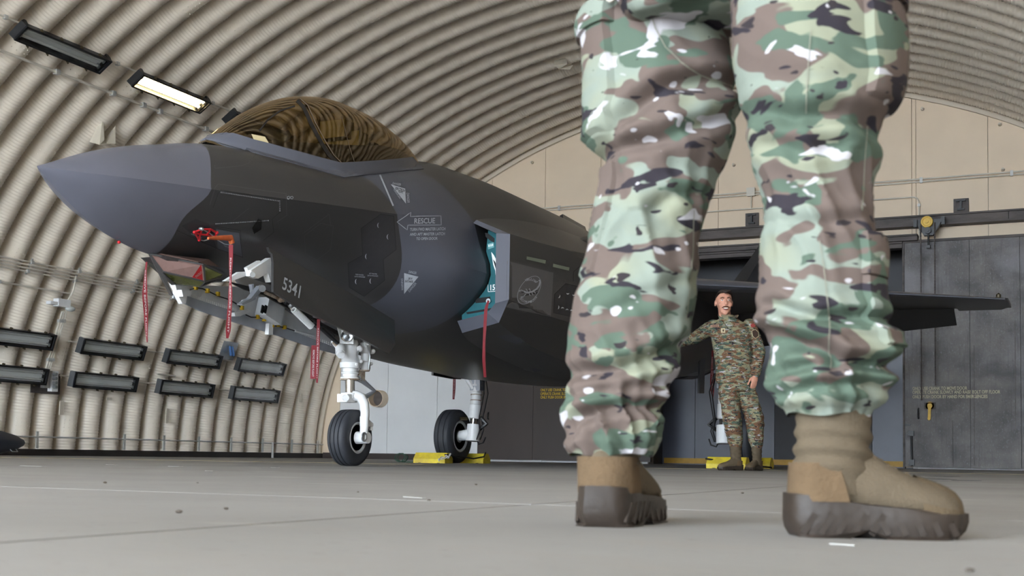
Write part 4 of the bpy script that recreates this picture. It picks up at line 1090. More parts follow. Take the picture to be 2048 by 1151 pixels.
o = rv.build('rivets', m_line2, jet, 0); o['kind'] = 'stuff'

# ------------------------------------------------------------------ jet: nose sensor
m_eots = [M('rose sensor glass', lin(140, 112, 106), .12, .35, var=.15, vs=14), M('green sensor glass', lin(104, 106, 58), .12, .35, var=.3, vs=10)]
e = {'a': JX(299, 507, .0), 'b': JX(406.5, 529, .28), 'c': JX(410, 562, .24), 'd': JX(326, 543, .05), 'e': JX(447, 547, .30), 'f': JX(352, 567, .0), 'g': JX(401, 571.5, .16), 'h': JX(441, 555, .26)}
es = root('x', (0, 0, 0)); bpy.data.objects.remove(es)
b = MB()
ins = lambda q: V((XC + (q.x - XC) * .9 - .015, q.y + .01, q.z + .025))
b.add([ins(e[k_]) for k_ in 'abehgfd'] + [J(1.12, 0, 1.56), J(1.5, .2, 1.56), J(1.7, .2, 1.5), J(1.65, -.1, 1.4)], [(0, 1, 2, 3, 4, 5, 6), (0, 7, 8, 1), (1, 8, 9, 2), (2, 9, 10, 4), (4, 10, 5)])
eo = b.build('sensor_turret', M('sensor backing', lin(120, 96, 88), .35, .4), jet, 0)
def pane(ks, mat, name='sensor_pane'):
    P = [e[k_] for k_ in ks]; n = (P[1] - P[0]).cross(P[2] - P[0]).normalized()
    if n.dot(CAM - P[0]) < 0: n = -n
    MB().prism(P, n * .006).build(name, mat, eo, 0)
pane('abcd', m_eots[0]); pane('behc', m_eots[1]); pane('dcgf', m_eots[1])
for a_, c_ in ('ab', 'bc', 'cd', 'da', 'be', 'eh', 'hc', 'cg', 'gf', 'fd', 'gh'): MB().tube([e[a_], e[c_]], .009, 6).build('sensor_frame', m_jet, eo)
MB().prism([e['a'], e['d'], JX(347, 590, .0), JX(341, 589, -.1)], V((-.02, .01, 0))).build('sensor_skirt', m_jet, jet, 0)
MB().add([J(1.12, .12, 1.53), J(1.12, -.12, 1.53), J(1.75, -.42, 1.47), J(1.75, .42, 1.47), J(1.62, .25, 1.40), J(1.62, -.25, 1.40), J(1.3, 0, 1.44)], [(0, 1, 2, 3), (3, 2, 5, 4), (0, 3, 4, 6), (1, 6, 5, 2), (0, 6, 1), (4, 5, 6)]).build('sensor_fairing', m_jet, jet, 0)
rt_ = [JX(*q, .285) for q in c5((375, 412), (440, 318), (452, 432))]
MB().prism(rt_, V((.006, -.006, 0))).build('protective_film', m_redpt, jet, 0)
vs, fs = text_mesh('THOLD', 1, .02); w0 = max(v[0] for v in vs); q0, q1, q2 = [JX(*q, .297) for q in c5((402, 418), (446, 380), (396, 402))]
MB().add([q0 + (q1 - q0) * (v[0] / w0) + (q2 - q0) * (v[1] / .72) for v in vs], fs).build('lettering', m_ltr, jet, 0)

# ------------------------------------------------------------------ jet: nose gear doors
tops = [(539, 495), (591, 526), (646, 554), (700, 585), (789, 640)]
bots = [(547, 583), (600, 617), (678, 654), (742, 687), (778, 707), (791, 688)]
ht = [hit(x, y, .0) for x, y in tops]; wf, wr = .53, .66
def wdoor(px): return lerp(wf, wr, (px - 539) / 250)
nd = [JX(x, y, wdoor(x) + .015) for x, y in [(537, 494), (540, 503), (545, 508), (547, 523)]] + [JX(x, y, wdoor(x) + .05) for x, y in bots] + [JX(x, y, wdoor(x) + .015) for x, y in tops[::-1][:-1]]
b = MB().prism(nd, V((-.025, .005, 0))); near_door = b.build('nose_gear_door', m_jet, jet, 0); DOOR = bvh_of([b])
px_text('5341', (563.6, 577), (598, 595.5), (567.5, 553), m_mark, bold=.012, tree=DOOR, parent=near_door, name='tail_number')
m_dwhite = M('white bay paint', lin(222, 224, 226), .42, var=.06, vs=8)
m_dgrey = M('grey door flange', lin(166, 170, 178), .45, var=.06, vs=8)
wd = -.42
up_ = c5((200, 400), (300, 440), (440, 468), (700, 478), (850, 540), (1100, 650), (1300, 740), (1415, 890))
fold = c5((1400, 910), (950, 738), (640, 640), (330, 540), (245, 500))
low = c5((240, 560), (420, 648), (640, 722), (900, 800), (1260, 922), (1412, 962))
b = MB().prism([JX(x, y, wd) for x, y in up_ + fold], V((-.02, .0, 0))); fd = b.build('nose_gear_door', m_dwhite, jet, 0)
b = MB().prism([JX(x, y, wd - .004) for x, y in fold[::-1] + [low[-1]] + low[::-1][1:]], V((-.012, 0, 0))); b.build('door_flange', m_dgrey, fd, 0)
rv = MB()
for line in (fold[::-1], [(x, y + 3.5) for x, y in fold[::-1]]):
    for x, y in dens(line, 4.2): p = JX(x, y - 4, wd + .002); rv.box(p, (.008, .008, .008))
o = rv.build('rivets', m_white, fd, 0); o['kind'] = 'stuff'
def bar(name, pts, w, r, mat, parent=jet, n=8):
    """tube through photo points at the given half width(s)"""
    ws = w if isinstance(w, (list, tuple)) else [w] * len(pts)
    return MB().tube([JX(x, y, q) for (x, y), q in zip(pts, ws)], r, n).build(name, mat, parent)
def plate(name, pts, w, t, mat, parent=jet):
    return MB().prism([JX(x, y, w) for x, y in pts], V((-t, 0, 0))).build(name, mat, parent, 0)
plate('door_bracket', c5((255, 465), (330, 470), (345, 510), (330, 600), (305, 600), (270, 530)), wd + .05, .04, m_white, fd)
plate('bracket_clevis', c5((300, 500), (372, 505), (368, 540), (310, 548)), wd + .10, .05, m_white, fd)
plate('door_rib', c5((930, 740), (960, 745), (955, 825), (925, 820)), wd + .05, .04, m_white, fd)
plate('latch_pad', c5((680, 665), (780, 640), (800, 655), (720, 690), (685, 690)), wd + .08, .05, m_white, fd)
MB().box(JX(540, 622, wd + .07), (.12, .24, .17), Matrix.Rotation(math.radians(-16), 3, 'X')).build('actuator_box', m_dwhite, fd, 0)
for q in ((880, 640), (902, 640)): MB().box(JX(*c5(q)[0], wd + .135), (.01, .03, .07), Matrix.Rotation(math.radians(-16), 3, 'X')).build('box_slot', m_black, fd, 0)
cb = c5((360, 500), (400, 485), (450, 492), (500, 515), (560, 545), (640, 570), (700, 605), (735, 635))
bar('harness_cable', cb, wd + .03, .006, m_black, fd, 6)
cb2 = c5((762, 680), (800, 697), (850, 697), (900, 715), (955, 755), (1040, 772), (1110, 795))
bar('harness_cable', cb2, wd + .03, .006, m_black, fd, 6)
for q in c5((400, 485), (485, 508), (560, 530), (733, 630), (847, 695), (893, 712), (953, 755), (992, 752), (1040, 770)): MB().box(JX(*q, wd + .04), (.03, .022, .035)).build('cable_clip', M('yellow clip', lin(196, 160, 30), .5), fd, 0)
bar('door_rod', c5((1115, 795), (1250, 830)), wd + .03, .012, m_dwhite, fd)
# hinge bracket and arm between the doors
hb = -.05
plate('hinge_bracket', c5((800, 360), (940, 270), (972, 310), (945, 315), (960, 440), (940, 445), (920, 380), (850, 420), (800, 400)), .46, .05, m_white)
plate('hinge_web', c5((770, 340), (860, 290), (890, 305), (820, 350), (790, 400)), .43, .03, m_white)
plate('hinge_web', c5((715, 372), (780, 368), (770, 398), (650, 440), (610, 438)), .40, .03, m_dwhite)
bar('hinge_pin', c5((804, 383), (810, 392)), [.40, .48], .022, m_alu)
plate('swing_arm', c5((730, 600), (800, 560), (870, 470), (890, 482), (860, 530), (800, 585), (740, 610)), hb, .05, m_dgrey)
bar('swing_arm_pin', c5((872, 486), (880, 492)), [hb - .04, hb + .04], .03, m_alu)
bar('swing_link', c5((800, 460), (815, 560), (740, 590)), hb - .1, .022, m_dgrey)
plate('bay_lip', c5((640, 440), (760, 470), (900, 500), (965, 530), (1060, 585), (1245, 705), (1430, 800), (1430, 830), (1240, 740), (1040, 620), (900, 540), (760, 500)), -.18, .02, M('dark bay paint', lin(58, 56, 54), .6, var=.3, vs=9))  # dark strip along the edge of the gear bay
for i, (a_, c_, r, mt_) in enumerate((((1030, 560), (1240, 700), .02, m_black), ((1060, 590), (1330, 790), .018, m_dark), ((1100, 600), (1400, 830), .014, m_black), ((1180, 640), (1290, 720), .03, m_black), ((900, 520), (1060, 590), .016, m_grime), ((1300, 770), (1420, 880), .022, m_black), ((1000, 540), (1120, 640), .012, m_dgrey), ((1250, 690), (1345, 715), .014, m_alu))):
    bar('bay_strut', c5(a_, c_), -.12 + .06 * (i % 3), r, mt_)
for i, q in enumerate(((1050, 585), (1085, 610), (1100, 630), (1290, 695), (1320, 715), (1010, 570), (1255, 740))):
    MB().ball(JX(*c5(q)[0], -.05), .028, 10).build('bay_fitting', (m_black, m_alu, m_grime)[i % 3], jet)
p0, p1 = JX(*c5((1105, 640))[0], .0), JX(*c5((1235, 765))[0], .0); ax = (p1 - p0); aN = ax.normalized(); o1 = aN.orthogonal().normalized(); o2 = aN.cross(o1)
MB().tube([p0 + ax * (i / 180) + (o1 * math.cos(i * .7) + o2 * math.sin(i * .7)) * .026 for i in range(181)], .007, 5).build('door_spring', m_white, jet)
bar('retract_rod', c5((1385, 865), (1425, 920)), [-.1, -.05], .022, m_white)

# ------------------------------------------------------------------ jet: nose gear
def tyre(c, r, w, rim_r, name, grooves, side, parent, depth=.05):
    """wheel standing at c, axle along X; side = +1 when its hub face is to port"""
    h = w / 2; prof = [(-h * .80, rim_r), (-h * .95, rim_r + .02), (-h, r * .80), (-h * .93, r * .92), (-h * .75, r * .98)]
    xs_ = [-h * .75]
    n = 24
    for i in range(1, n):
        x = lerp(-h * .75, h * .75, i / n); rr = r * (1 - .018 * abs(x / h) ** 2)
        if any(abs(x / h - g) < .035 for g in grooves): rr -= .012
        prof.append((x, rr))
    prof += [(h * .75, r * .98), (h * .93, r * .92), (h, r * .80), (h * .95, rim_r + .02), (h * .80, rim_r)]
    wh = MB().lathe(c, (1, 0, 0), prof, 56, (0, 0, 1)).build('wheel', m_tyre, parent, 40)
    s = side
    rim = MB(); rim.lathe(c, (s, 0, 0), [(h * .80, rim_r + .001), (h * .93, rim_r + .012), (h * .97, rim_r), (h * .92, rim_r * .93), (h * .74, rim_r * .86), (h * .66, rim_r * .5), (h * .8, rim_r * .42), (h * .84, rim_r * .2), (h * .7, 0)], 40, (0, 0, 1))
    rim.build('rim', m_rim, wh)
    rim = MB(); rim.lathe(c, (-s, 0, 0), [(h * .80, rim_r + .001), (h * .93, rim_r + .012), (h * .90, rim_r * .93), (h * .4, rim_r * .8), (h * .4, 0)], 32, (0, 0, 1)); rim.build('rim', m_alu, wh)
    return wh
m_rim = M('painted wheel rim', lin(176, 176, 176), .4, .15, var=.12, vs=16)
m_tyre = M('tyre rubber', lin(44, 46, 52), .62, var=.12, vs=8, bump=.08, bs=60)
nc = JX(700, 868, 0); nc.z = .262
tyre(nc, .262, .195, .135, 'nose_wheel', (-.5, -.05, .4), 1, jet)
D = nc.y - Y0
def NG(px, py, w=0.): return JX(px, py, w)
b = MB(); b.cyl(NG(700, 757), NG(700, 792), .044, n=20); b.build('nose_gear_piston', m_chrome, jet)
b = MB(); b.lathe(NG(699.5, 792), (0, 0, 1), [(-.02, .075), (.03, .08), (.035, .05)], 20); b.box(NG(694, 796, .0), (.11, .16, .075)); b.cyl(NG(687, 795, -.02), NG(692, 795, .06), .03, n=12); b.build('fork_block', m_white, jet, 25)
b = MB(); b.tube([NG(700, 794, 0), NG(712, 791, .06), NG(722, 795, .11), NG(728, 806, .14), NG(730, 825, .15), NG(729, 850, .155), NG(727, 874, .155)], [.05, .052, .05, .046, .042, .04, .04], 10); b.build('fork_arm', m_white, jet, 60)
b = MB(); b.prism([NG(729, 832, .17), NG(736, 837, .17), NG(747, 846, .17), NG(747, 852, .17), NG(729, 853, .17)], V((-.05, 0, 0))); b.cyl(NG(742, 850, .15), NG(742, 860, .15), .018, n=10); b.build('tow_lug', m_white, jet, 0)
b = MB(); b.cyl(V((nc.x + .05, nc.y, nc.z)), V((nc.x + .20, nc.y, nc.z)), .06, .052, 20); b.build('axle_hub', m_white, jet)
b = MB(); b.lathe(NG(727, 873, .19), (1, 0, 0), [(0, .045), (.012, .045), (.012, .03), (.004, .028), (.004, 0)], 18); b.build('axle_cap', m_alu, jet)
b = MB()
b.lathe(NG(700, 757), (0, 0, 1), [(-.005, .085), (.015, .09), (.02, .07), (.045, .07), (.05, .082), (.06, .082), (.065, .068), (.095, .068), (.1, .095), (.15, .1), (.155, .085), (.18, .07), (.3, .066), (.33, .07), (.36, .06), (.36, 0)], 28)
b.build('nose_gear_strut', m_white, jet, 30)
b = MB(); b.lathe(NG(700, 757), (0, 0, 1), [(-.012, .07), (-.012, .092), (.0, .092), (.0, .07)], 24); b.build('gland_ring', m_grime, jet)
MB().box(NG(712, 746, .02), (.05, .12, .03)).build('stained_collar', m_grime, jet, 0)
b = MB(); b.lathe(NG(730, 741, .06), (0, 0, 1), [(0, .045), (.02, .05), (.08, .05), (.09, .042), (.16, .042), (.17, .052), (.26, .05), (.27, .03), (.3, .03)], 20); b.build('steering_actuator', m_white, jet)
MB().lathe(NG(728, 742, .06), (0, 0, 1), [(0, .052), (.012, .052)], 16).build('actuator_band', m_grime, jet)
for q, r in (((719, 697), .028), ((745, 702), .025), ((721, 722), .02), ((742, 727), .016), ((713, 728), .016), ((733, 688), .03)):
    c_ = NG(*q, .09); MB().lathe(c_, (.7, -.7, 0), [(-.05, r), (.012, r), (.018, r * .6), (.022, r * .55), (.022, 0)], 14).build('gear_fitting', m_white, jet)
bar('hydraulic_line', [(720, 690), (715, 710), (719, 730), (716, 742)], .09, .007, m_alu); bar('hydraulic_line', [(735, 690), (740, 712), (737, 738)], .12, .007, m_alu)
b = MB(); b.cyl(NG(680, 694, -.02), NG(681, 706, .02), .045, n=16); b.cyl(NG(681, 706, .03), NG(682, 710, .05), .035, n=16); b.build('brace_joint', m_white, jet)
bar('brace_arm', [(667, 682), (678, 693)], [-.06, -.02], .024, m_grime)
# torque links
for dw in (-.045, .045):
    MB().tube([NG(716, 756, dw), NG(726, 762, dw), NG(749, 781, dw * .4)], [.03, .026, .014], 6).build('torque_link', m_dgrey, jet)
    MB().tube([NG(750, 781, dw * .4), NG(730, 794, dw), NG(722, 795, dw)], [.012, .024, .026], 6).build('torque_link', m_dgrey, jet)
MB().box(NG(719, 752, .03), (.08, .07, .09)).build('link_lug', m_grime, jet, 0)
# landing lamp
lc = NG(693.5, 672, .06); ln = (CAM - lc); ln.z = 0; ln.normalize()
lu = Z_.cross(ln) if False else V((0, 0, 1)).cross(ln)
b = MB(); b.prism([lc + lu * (sx * .062) + V((0, 0, sz * .068)) for sx, sz in ((-1, -1), (1, -1), (1, 1), (-1, 1))], -ln * .12); b.build('lamp_housing', m_white, jet, 0)
b = MB(); b.lathe(lc + ln * .004, ln, [(0, .054), (.014, .054), (.014, .049), (.004, .032), (.003, .0)], 28); b.build('lamp_reflector', M('lamp mirror', lin(200, 205, 210), .12, .9), jet)
MB().lathe(lc + ln * .006, ln, [(0, .014), (.03, .014), (.035, 0)], 12).build('lamp_bulb', m_alu, jet)
MB().prism([NG(674, 650, .02), NG(682, 655, .02), NG(682, 680, .02)], V((-.02, .02, 0))).build('lamp_side_plate', m_white, jet, 0)

# ------------------------------------------------------------------ jet: main gear
def main_gear(side):
    s0 = 9.87; wc_ = -2.10 if side < 0 else 2.19; ws_ = -1.78 if side < 0 else 1.895
    c = J(s0 + .02, wc_, .388); wh = tyre(c, .388, .27, .215, 'main_wheel', (-.3, .3) if side < 0 else (-.3, .3), -side, jet)
    b = MB()
    for k_ in range(7):
        a = 2 * math.pi * k_ / 7; b.box(c + V((-side * .05, math.cos(a) * .13, math.sin(a) * .13)), (.07, .06, .06))
    b.build('brake_pistons', m_alu, wh, 0)['kind'] = 'stuff'
    lean = V((-side * -.03, .05, 0))
    P = lambda z, dw=0., ds=0.: J(s0 + .03 + (z - .4) * .10 + ds, ws_ + side * (-(z - .4) * .02) + dw, z)
    MB().cyl(P(.32), P(.56), .098, n=20).build('axle_carrier', m_white, jet)
    MB().tube([P(.42), J(s0 + .02, ws_ + side * .16, .40), c - V((side * .06, 0, 0))], [.085, .075, .06], 14).build('axle', m_white, jet)
    MB().cyl(P(.55), P(.66), .06, n=18).build('gear_piston', m_chrome, jet)
    a_ = MB(); ax_ = (P(1.2) - P(.64)).normalized(); a_.lathe(P(.64), ax_, [(0, .075), (.01, .088), (.20, .086), (.21, .078), (.36, .075), (.37, .082), (.385, .082), (.39, .072), (.47, .075), (.475, .085), (.49, .085), (.5, .08), (.72, .10), (.74, .085)], 24); a_.build('main_gear_strut', m_white, jet)
    for z in (.98, .90): MB().lathe(P(z), ax_, [(0, .083), (.012, .083)], 20).build('strut_band', m_grime, jet)
    MB().tube([P(1.02), P(1.18, side * .10, -.06), P(1.42, side * .25, -.16)], [.055, .05, .045], 10).build('side_brace', m_white, jet)
    MB().box(P(1.16), (.16, .16, .22)).build('strut_head', m_dgrey, jet, 0)
    for dw, ds, r in ((-side * .10, -.06, .009), (-side * .13, -.02, .009), (-side * .115, .03, .007)):
        MB().tube([P(.34, dw * .9, ds), P(.48, dw * 1.3, ds), P(.62, dw, ds), P(.8, dw * 1.25, ds), P(1.0, dw * 1.5, ds), P(1.25, dw, ds)], r, 6).build('brake_line', m_black, jet)
    MB().tube([P(.36, -side * .05), P(.28, -side * .1), P(.3, -side * .17), P(.38, -side * .2)], .012, 6).build('brake_line', m_black, jet)
    MB().tube([P(.5, -side * .1), P(.57, -side * .2), P(.66, -side * .1)], .03, 6).build('torque_link', m_black, jet)
    MB().ball(P(1.27, 0, -.12), .045, 10).build('red_cap', m_redpt, jet)
    MB().cyl(P(.64, side * .09, -.06), P(.64, side * .16, -.14), .025, n=10).build('jack_pad', m_brass, jet)
main_gear(-1); main_gear(1)
# main gear doors
MB().prism([at_x(863, 744, XC - 1.5), at_x(905, 741, XC - 1.5), at_x(920, 747, XC - 1.5), at_x(918, 758, XC - 1.5), at_x(900, 757, XC - 1.5), at_x(863, 750, XC - 1.5)], V((.03, 0, 0))).build('main_gear_door', m_jet, jet, 0)
MB().prism([at_x(1397, 700, XC + 1.42), at_x(1407, 700, XC + 1.42), at_x(1405, 786, XC + 1.42), at_x(1395, 786, XC + 1.42)], V((.025, 0, 0))).build('main_gear_door', m_jet, jet, 0)
MB().prism([J(8.4, 1.45, 1.05), J(9.4, 1.45, 1.05), J(9.4, 1.62, .62), J(8.6, 1.62, .66)], V((.02, 0, 0)))

# ================================================================== things on and around the jet
# --- padded intake cover
m_teal = M('teal padded cloth', lin(16, 88, 96), .75, var=.12, vs=12, bump=.25, bs=18)
yc = Y0 + 4.17
ic = root('intake_cover', V((XC + 1.2, yc, 1.3)), 'teal padded cover plugged into the jet intake, with black straps', 'cover')
b = MB(); inner = sorted([(q.z, max(q.x, q2.x) - XC + .006) for q, q2 in zip(section(4.17), section(4.29)) if q.x > XC + .6 and 1.37 < q.z < 2.2])
prof = [V((XC + inner[0][1], yc, 1.365)), V((XC + 1.355, yc, 1.405)), V((XC + 1.455, yc, 1.475)), V((XC + 1.455, yc, 2.06)), V((XC + inner[-1][1] + .02, yc, 2.215))] + [V((XC + w_, yc, z_)) for z_, w_ in reversed(inner)]
b.prism(prof, V((0, .12, 0))); b.build('pad', m_teal, ic, 0)
m_strap_shade = M('black webbing and shade', lin(18, 18, 20), .8)
def on_cover(name, poly, mat, off=-.006, par=ic):
    return MB().prism([at_y(x, y, yc + off) for x, y in poly], V((0, .004, 0))).build(name, mat, par, 0)
on_cover('strap', c6((828, 450), (850, 455), (895, 490), (893, 520), (870, 510), (832, 480)), m_strap_shade); on_cover('strap', c6((755, 922), (862, 908), (864, 945), (760, 956)), m_strap_shade)
on_cover('edge_shadow', c6((795, 362), (800, 358), (920, 440), (920, 462)), m_strap_shade, -.012)  # shadow in the gap above the pad, laid on as a black strip
on_cover('tag', c6((845, 530), (888, 518), (892, 555), (850, 570)), M('pale teal tag', lin(96, 150, 152), .7))
m_w = M('white print', lin(226, 230, 230), .7)
for i, (q, h) in enumerate((((852, 552), 16), ((866, 549), 16), ((878, 546), 16))): on_cover('tag_print', c6(q, (q[0] + 7, q[1] - 2), (q[0] + 7, q[1] - 2 - h), (q[0], q[1] - h)), m_w, -.008)
on_cover('bird_print', c6((872, 588), (890, 610), (905, 640), (914, 680), (914, 770), (906, 800), (900, 720), (886, 680)), m_w)
on_cover('bird_print_shade', c6((884, 640), (900, 660), (910, 700), (904, 710)), m_strap_shade, -.010)
vs, fs = text_mesh('153', 1, .02); x1 = max(v[0] for v in vs); q0, q1, q2 = [at_y(*q, yc - .008) for q in c6((858, 864), (920, 858), (858, 824))]
MB().add([q0 + (q1 - q0) * (v[0] / x1) + (q2 - q0) * (v[1] / .72) for v in vs], fs).build('number_print', m_w, ic, 0)
bx = [at_y(*q, yc - .008) for q in c6((848, 822), (920, 814), (920, 868), (850, 874))]
for i in range(3): MB().tube([bx[i], bx[(i + 3) % 4] if i == 0 else bx[i + 1] if i < 3 else bx[0]], .003, 5).build('number_border', m_w, ic)
g_ = at_y(*c6((852, 940))[0], yc - .02); MB().lathe(g_, (0, -1, 0), [(0, .022), (.008, .022), (.008, .01), (0, .01)], 16).build('grommet', m_alu, ic)
MB().prism([at_y(*q, yc - .004) for q in c6((690, 1022), (900, 985), (905, 1000), (700, 1035))], V((0, .004, 0))).build('lower_binding', m_strap_shade, ic, 0)

# --- remove-before-flight streamers
def streamer(name, pts, depth, label, text=None, mat=m_red, twist=.5, cat='streamer', group='red warning streamers', W=None):
    """pts: (px, py, width px); depth: function px -> point"""
    P = [depth(x, y) for x, y, w in pts]; sc = (P[0] - CAM).dot(FW) / F_PX
    n = 26; tot = [0.]
    for a_, c_ in zip(P[:-1], P[1:]): tot.append(tot[-1] + (c_ - a_).length)
    fx = [table(tot, [p[i] for p in P]) for i in range(3)]; fwd_ = table(tot, [w * sc for _, _, w in pts])
    L_ = tot[-1]; rows = []
    def fr(s):
        c = V((fx[0](s), fx[1](s), fx[2](s))); t = s / L_
        a = twist * math.sin(5.2 * t + pts[0][0]); u = rt0 * math.cos(a) + fw0 * math.sin(a); nn = -fw0 * math.cos(a) + rt0 * math.sin(a)
        return c, u, nn, fwd_(s) / max(.5, math.cos(a))
    b = MB(); rings = []
    for i in range(n + 1):
        c, u, nn, w = fr(L_ * i / n); rings.append([c - u * w / 2 + nn * .0015, c + u * w / 2 + nn * .0015, c + u * w / 2 - nn * .0015, c - u * w / 2 - nn * .0015])
    b.loft(rings, True); r_ = root(name, P[0], label, cat, group); b.build('ribbon', mat, r_, 40)
    if text:
        vs, fs = text_mesh(text, 1, .015); x0, x1 = min(v[0] for v in vs), max(v[0] for v in vs)
        vv = []
        for x, y in vs:
            s = L_ * (.14 + .8 * (x - x0) / (x1 - x0)); c, u, nn, w = fr(s); vv.append(c + nn * .004 + u * (y / .72 - .5) * min(w, .045) * .38)
        MB().add(vv, fs).build('lettering', m_ltr, r_, 0)
    return r_
def pz(w): return lambda x, y: at_x(x, y, XC + w)
RBF = 'REMOVE BEFORE FLIGHT'
streamer('warning_streamer', [(294, 517, 3), (291, 551, 5), (289.7, 585, 9), (291.7, 621, 8), (292.5, 649, 6.5), (294.5, 684, 2)], pz(-.12), 'dark red streamer hanging under the jet nose cone', RBF)
st = streamer('warning_streamer', [(462, 489, 8.5), (462, 523, 8.5), (461, 556, 4.5), (460.8, 590, 8), (458, 635, 8), (456.6, 657, 9), (454.6, 676, 4)], pz(.62), 'bright red streamer hanging from the orange probe sheath', RBF)
q0 = [at_x(*q, XC + .60) for q in c5((490, 130), (540, 128), (600, 126), (650, 128), (662, 165))]
MB().tube(q0, [.009, .014, .018, .024, .02], 10).build('orange_sheath', M('orange cloth', lin(176, 84, 40), .8, var=.2, vs=25), st)
streamer('warning_streamer', [(637, 638, 6), (636, 690, 7), (634.5, 730, 7), (634, 765, 3)], pz(.28), 'red lettered streamer hanging beside the nose gear door, in front of another', RBF, twist=.2)
streamer('warning_streamer', [(628, 690, 10), (627, 720, 11), (626, 757, 11)], pz(.18), 'broad red streamer hanging beside the nose gear door, behind another', RBF, twist=.15)
streamer('warning_streamer', [(977, 601, 4), (972, 618, 6.5), (969.5, 660, 6), (968, 690, 5), (967.6, 710, 6), (970, 754, 5)], lambda x, y: at_y(x, y, yc - .42), 'long red streamer hanging from the teal intake cover', None, twist=.3)
streamer('warning_streamer', [(909, 742, 5), (908.5, 770, 5.5), (907, 798, 4)], pz(-1.72), 'short red streamer hanging by the far main wheel', RBF, twist=.2)
streamer('warning_streamer', [(1424.8, 700, 3), (1424, 735, 4.5), (1424, 762, 7.5), (1424.5, 778, 7.5), (1425.4, 794, 2.5)], pz(1.62), 'dark red streamer hanging beside the standing airman', RBF, twist=.2)
# --- probe cover
pc = root('probe_cover', at_x(410, 465, XC + .55), 'red wire cage guarding an air data probe on the jet nose', 'cover')
def pcw(q): p = hit(*q, .03); return p if p else at_x(*q, XC + .5)
cg = {k_: pcw(c5(v)[0]) for k_, v in {'a': (380, 65), 'b': (435, 45), 'c': (495, 45), 'd': (540, 70), 'e': (530, 100), 'f': (415, 118), 'g': (420, 80), 'h': (470, 85)}.items()}
for a_, c_ in ('ab', 'bc', 'cd', 'de', 'af', 'fg', 'ga', 'gh', 'he', 'bg', 'ch'): MB().tube([cg[a_], cg[c_]], .008, 6).build('cage_bar', m_redpt, pc)
for k_ in 'adef': MB().ball(cg[k_], .014, 10).build('cage_knob', m_redpt, pc)
MB().ball(cg['b'] - V((0, .01, 0)), (.02, .02, .014), 10).build('clasp', m_alu, pc)
MB().tube([cg['b'], pcw(c5((490, 75))[0]), pcw(c5((545, 120))[0]), pcw(c5((600, 150))[0]), at_x(*c5((655, 178))[0], XC + .6)], .004, 6).build('lanyard', m_alu, pc)
MB().tube([cg['f'], pcw(c5((450, 125))[0]), pcw(c5((500, 112))[0]), cg['e']], .004, 6).build('lanyard', m_alu, pc)
MB().ball(at_x(238, 484, XC + .02), .012, 10).build('red_pin', m_redpt, pc)

# --- chocks
def chock(s, w, label, L_=.5):
    c = J(s, w, 0); r_ = root('wheel_chock', c, label, 'chock', 'yellow wheel chocks')
    prof = [(-.12, 0), (.12, 0), (.12, .06), (.05, .145), (-.05, .145), (-.12, .06)]
    b = MB(); b.loft([[c + V((x, y, z)) for y, z in prof] for x in (-L_ / 2, -L_ / 2 + .001, L_ / 2 - .001, L_ / 2)], True); b.build('block', m_yellow, r_, 25)
    b = MB()
    for x in (-L_ * .3, L_ * .3): b.box(c + V((x, 0, .004)), (.04, .25, .006))
    b.build('rubber_foot', m_dark, r_, 0)['kind'] = 'stuff'
    return r_
ck1 = chock(9.34, -2.12, 'yellow wheel chock with a grey chain, before the far main wheel'); chock(10.42, -2.06, 'yellow wheel chock behind the far main wheel')
ck2 = chock(9.36, 2.10, 'yellow wheel chock at the standing airman\'s boots, before the wheel'); chock(10.42, 2.16, 'yellow wheel chock behind the main wheel by the standing airman')
b = MB(); p0 = J(9.12, -1.9, .03)
ch = root('chock_chain', p0, 'bundle of grey chain links lying against a yellow chock', 'chain')
for i in range(9):
    q = p0 + V((.022 * i + rnd.uniform(-.01, .01), rnd.uniform(-.02, .02), .018 + .012 * (i % 3) + .006 * i)); a = rnd.uniform(0, 3.1); u, v_ = V((math.cos(a), .3, math.sin(a))).normalized(), V((-math.sin(a) * .6, .5, math.cos(a))).normalized()
    MB().tube([q + u * .02 * math.cos(t * math.pi / 5) + v_ * .013 * math.sin(t * math.pi / 5) for t in range(11)], .006, 5).build('link', m_galv, ch)
o = MB().tube([J(9.2, -1.86, .12), J(9.5, -1.78, .10), J(9.8, -1.72, .07), J(10.1, -1.7, .10), J(10.35, -1.8, .16)], .011, 6).build('rope', m_dark, ck1)
o = MB().tube([J(9.24, 1.84, .12), J(9.55, 2.36, .05), J(9.9, 2.42, .03), J(10.15, 2.46, .02), J(10.26, 2.44, .015)], .011, 6).build('rope', m_dark, ck2)
pts = []
for i in range(60):
    a = i * .55; pts.append(J(9.32 + .05 * math.cos(a * .31), -2.62 - .09 * math.sin(a) * (1 if i < 40 else .6), .07 + .06 * math.cos(a)) if i < 34 else J(9.3, -2.62 + (i - 33) * .009, .008))
o = MB().tube(pts, .006, 5).build('cord_coil', M('green cord', lin(40, 70, 56), .8)); tag(o, 'loose coil of thin green cord beside a yellow chock', 'cord')
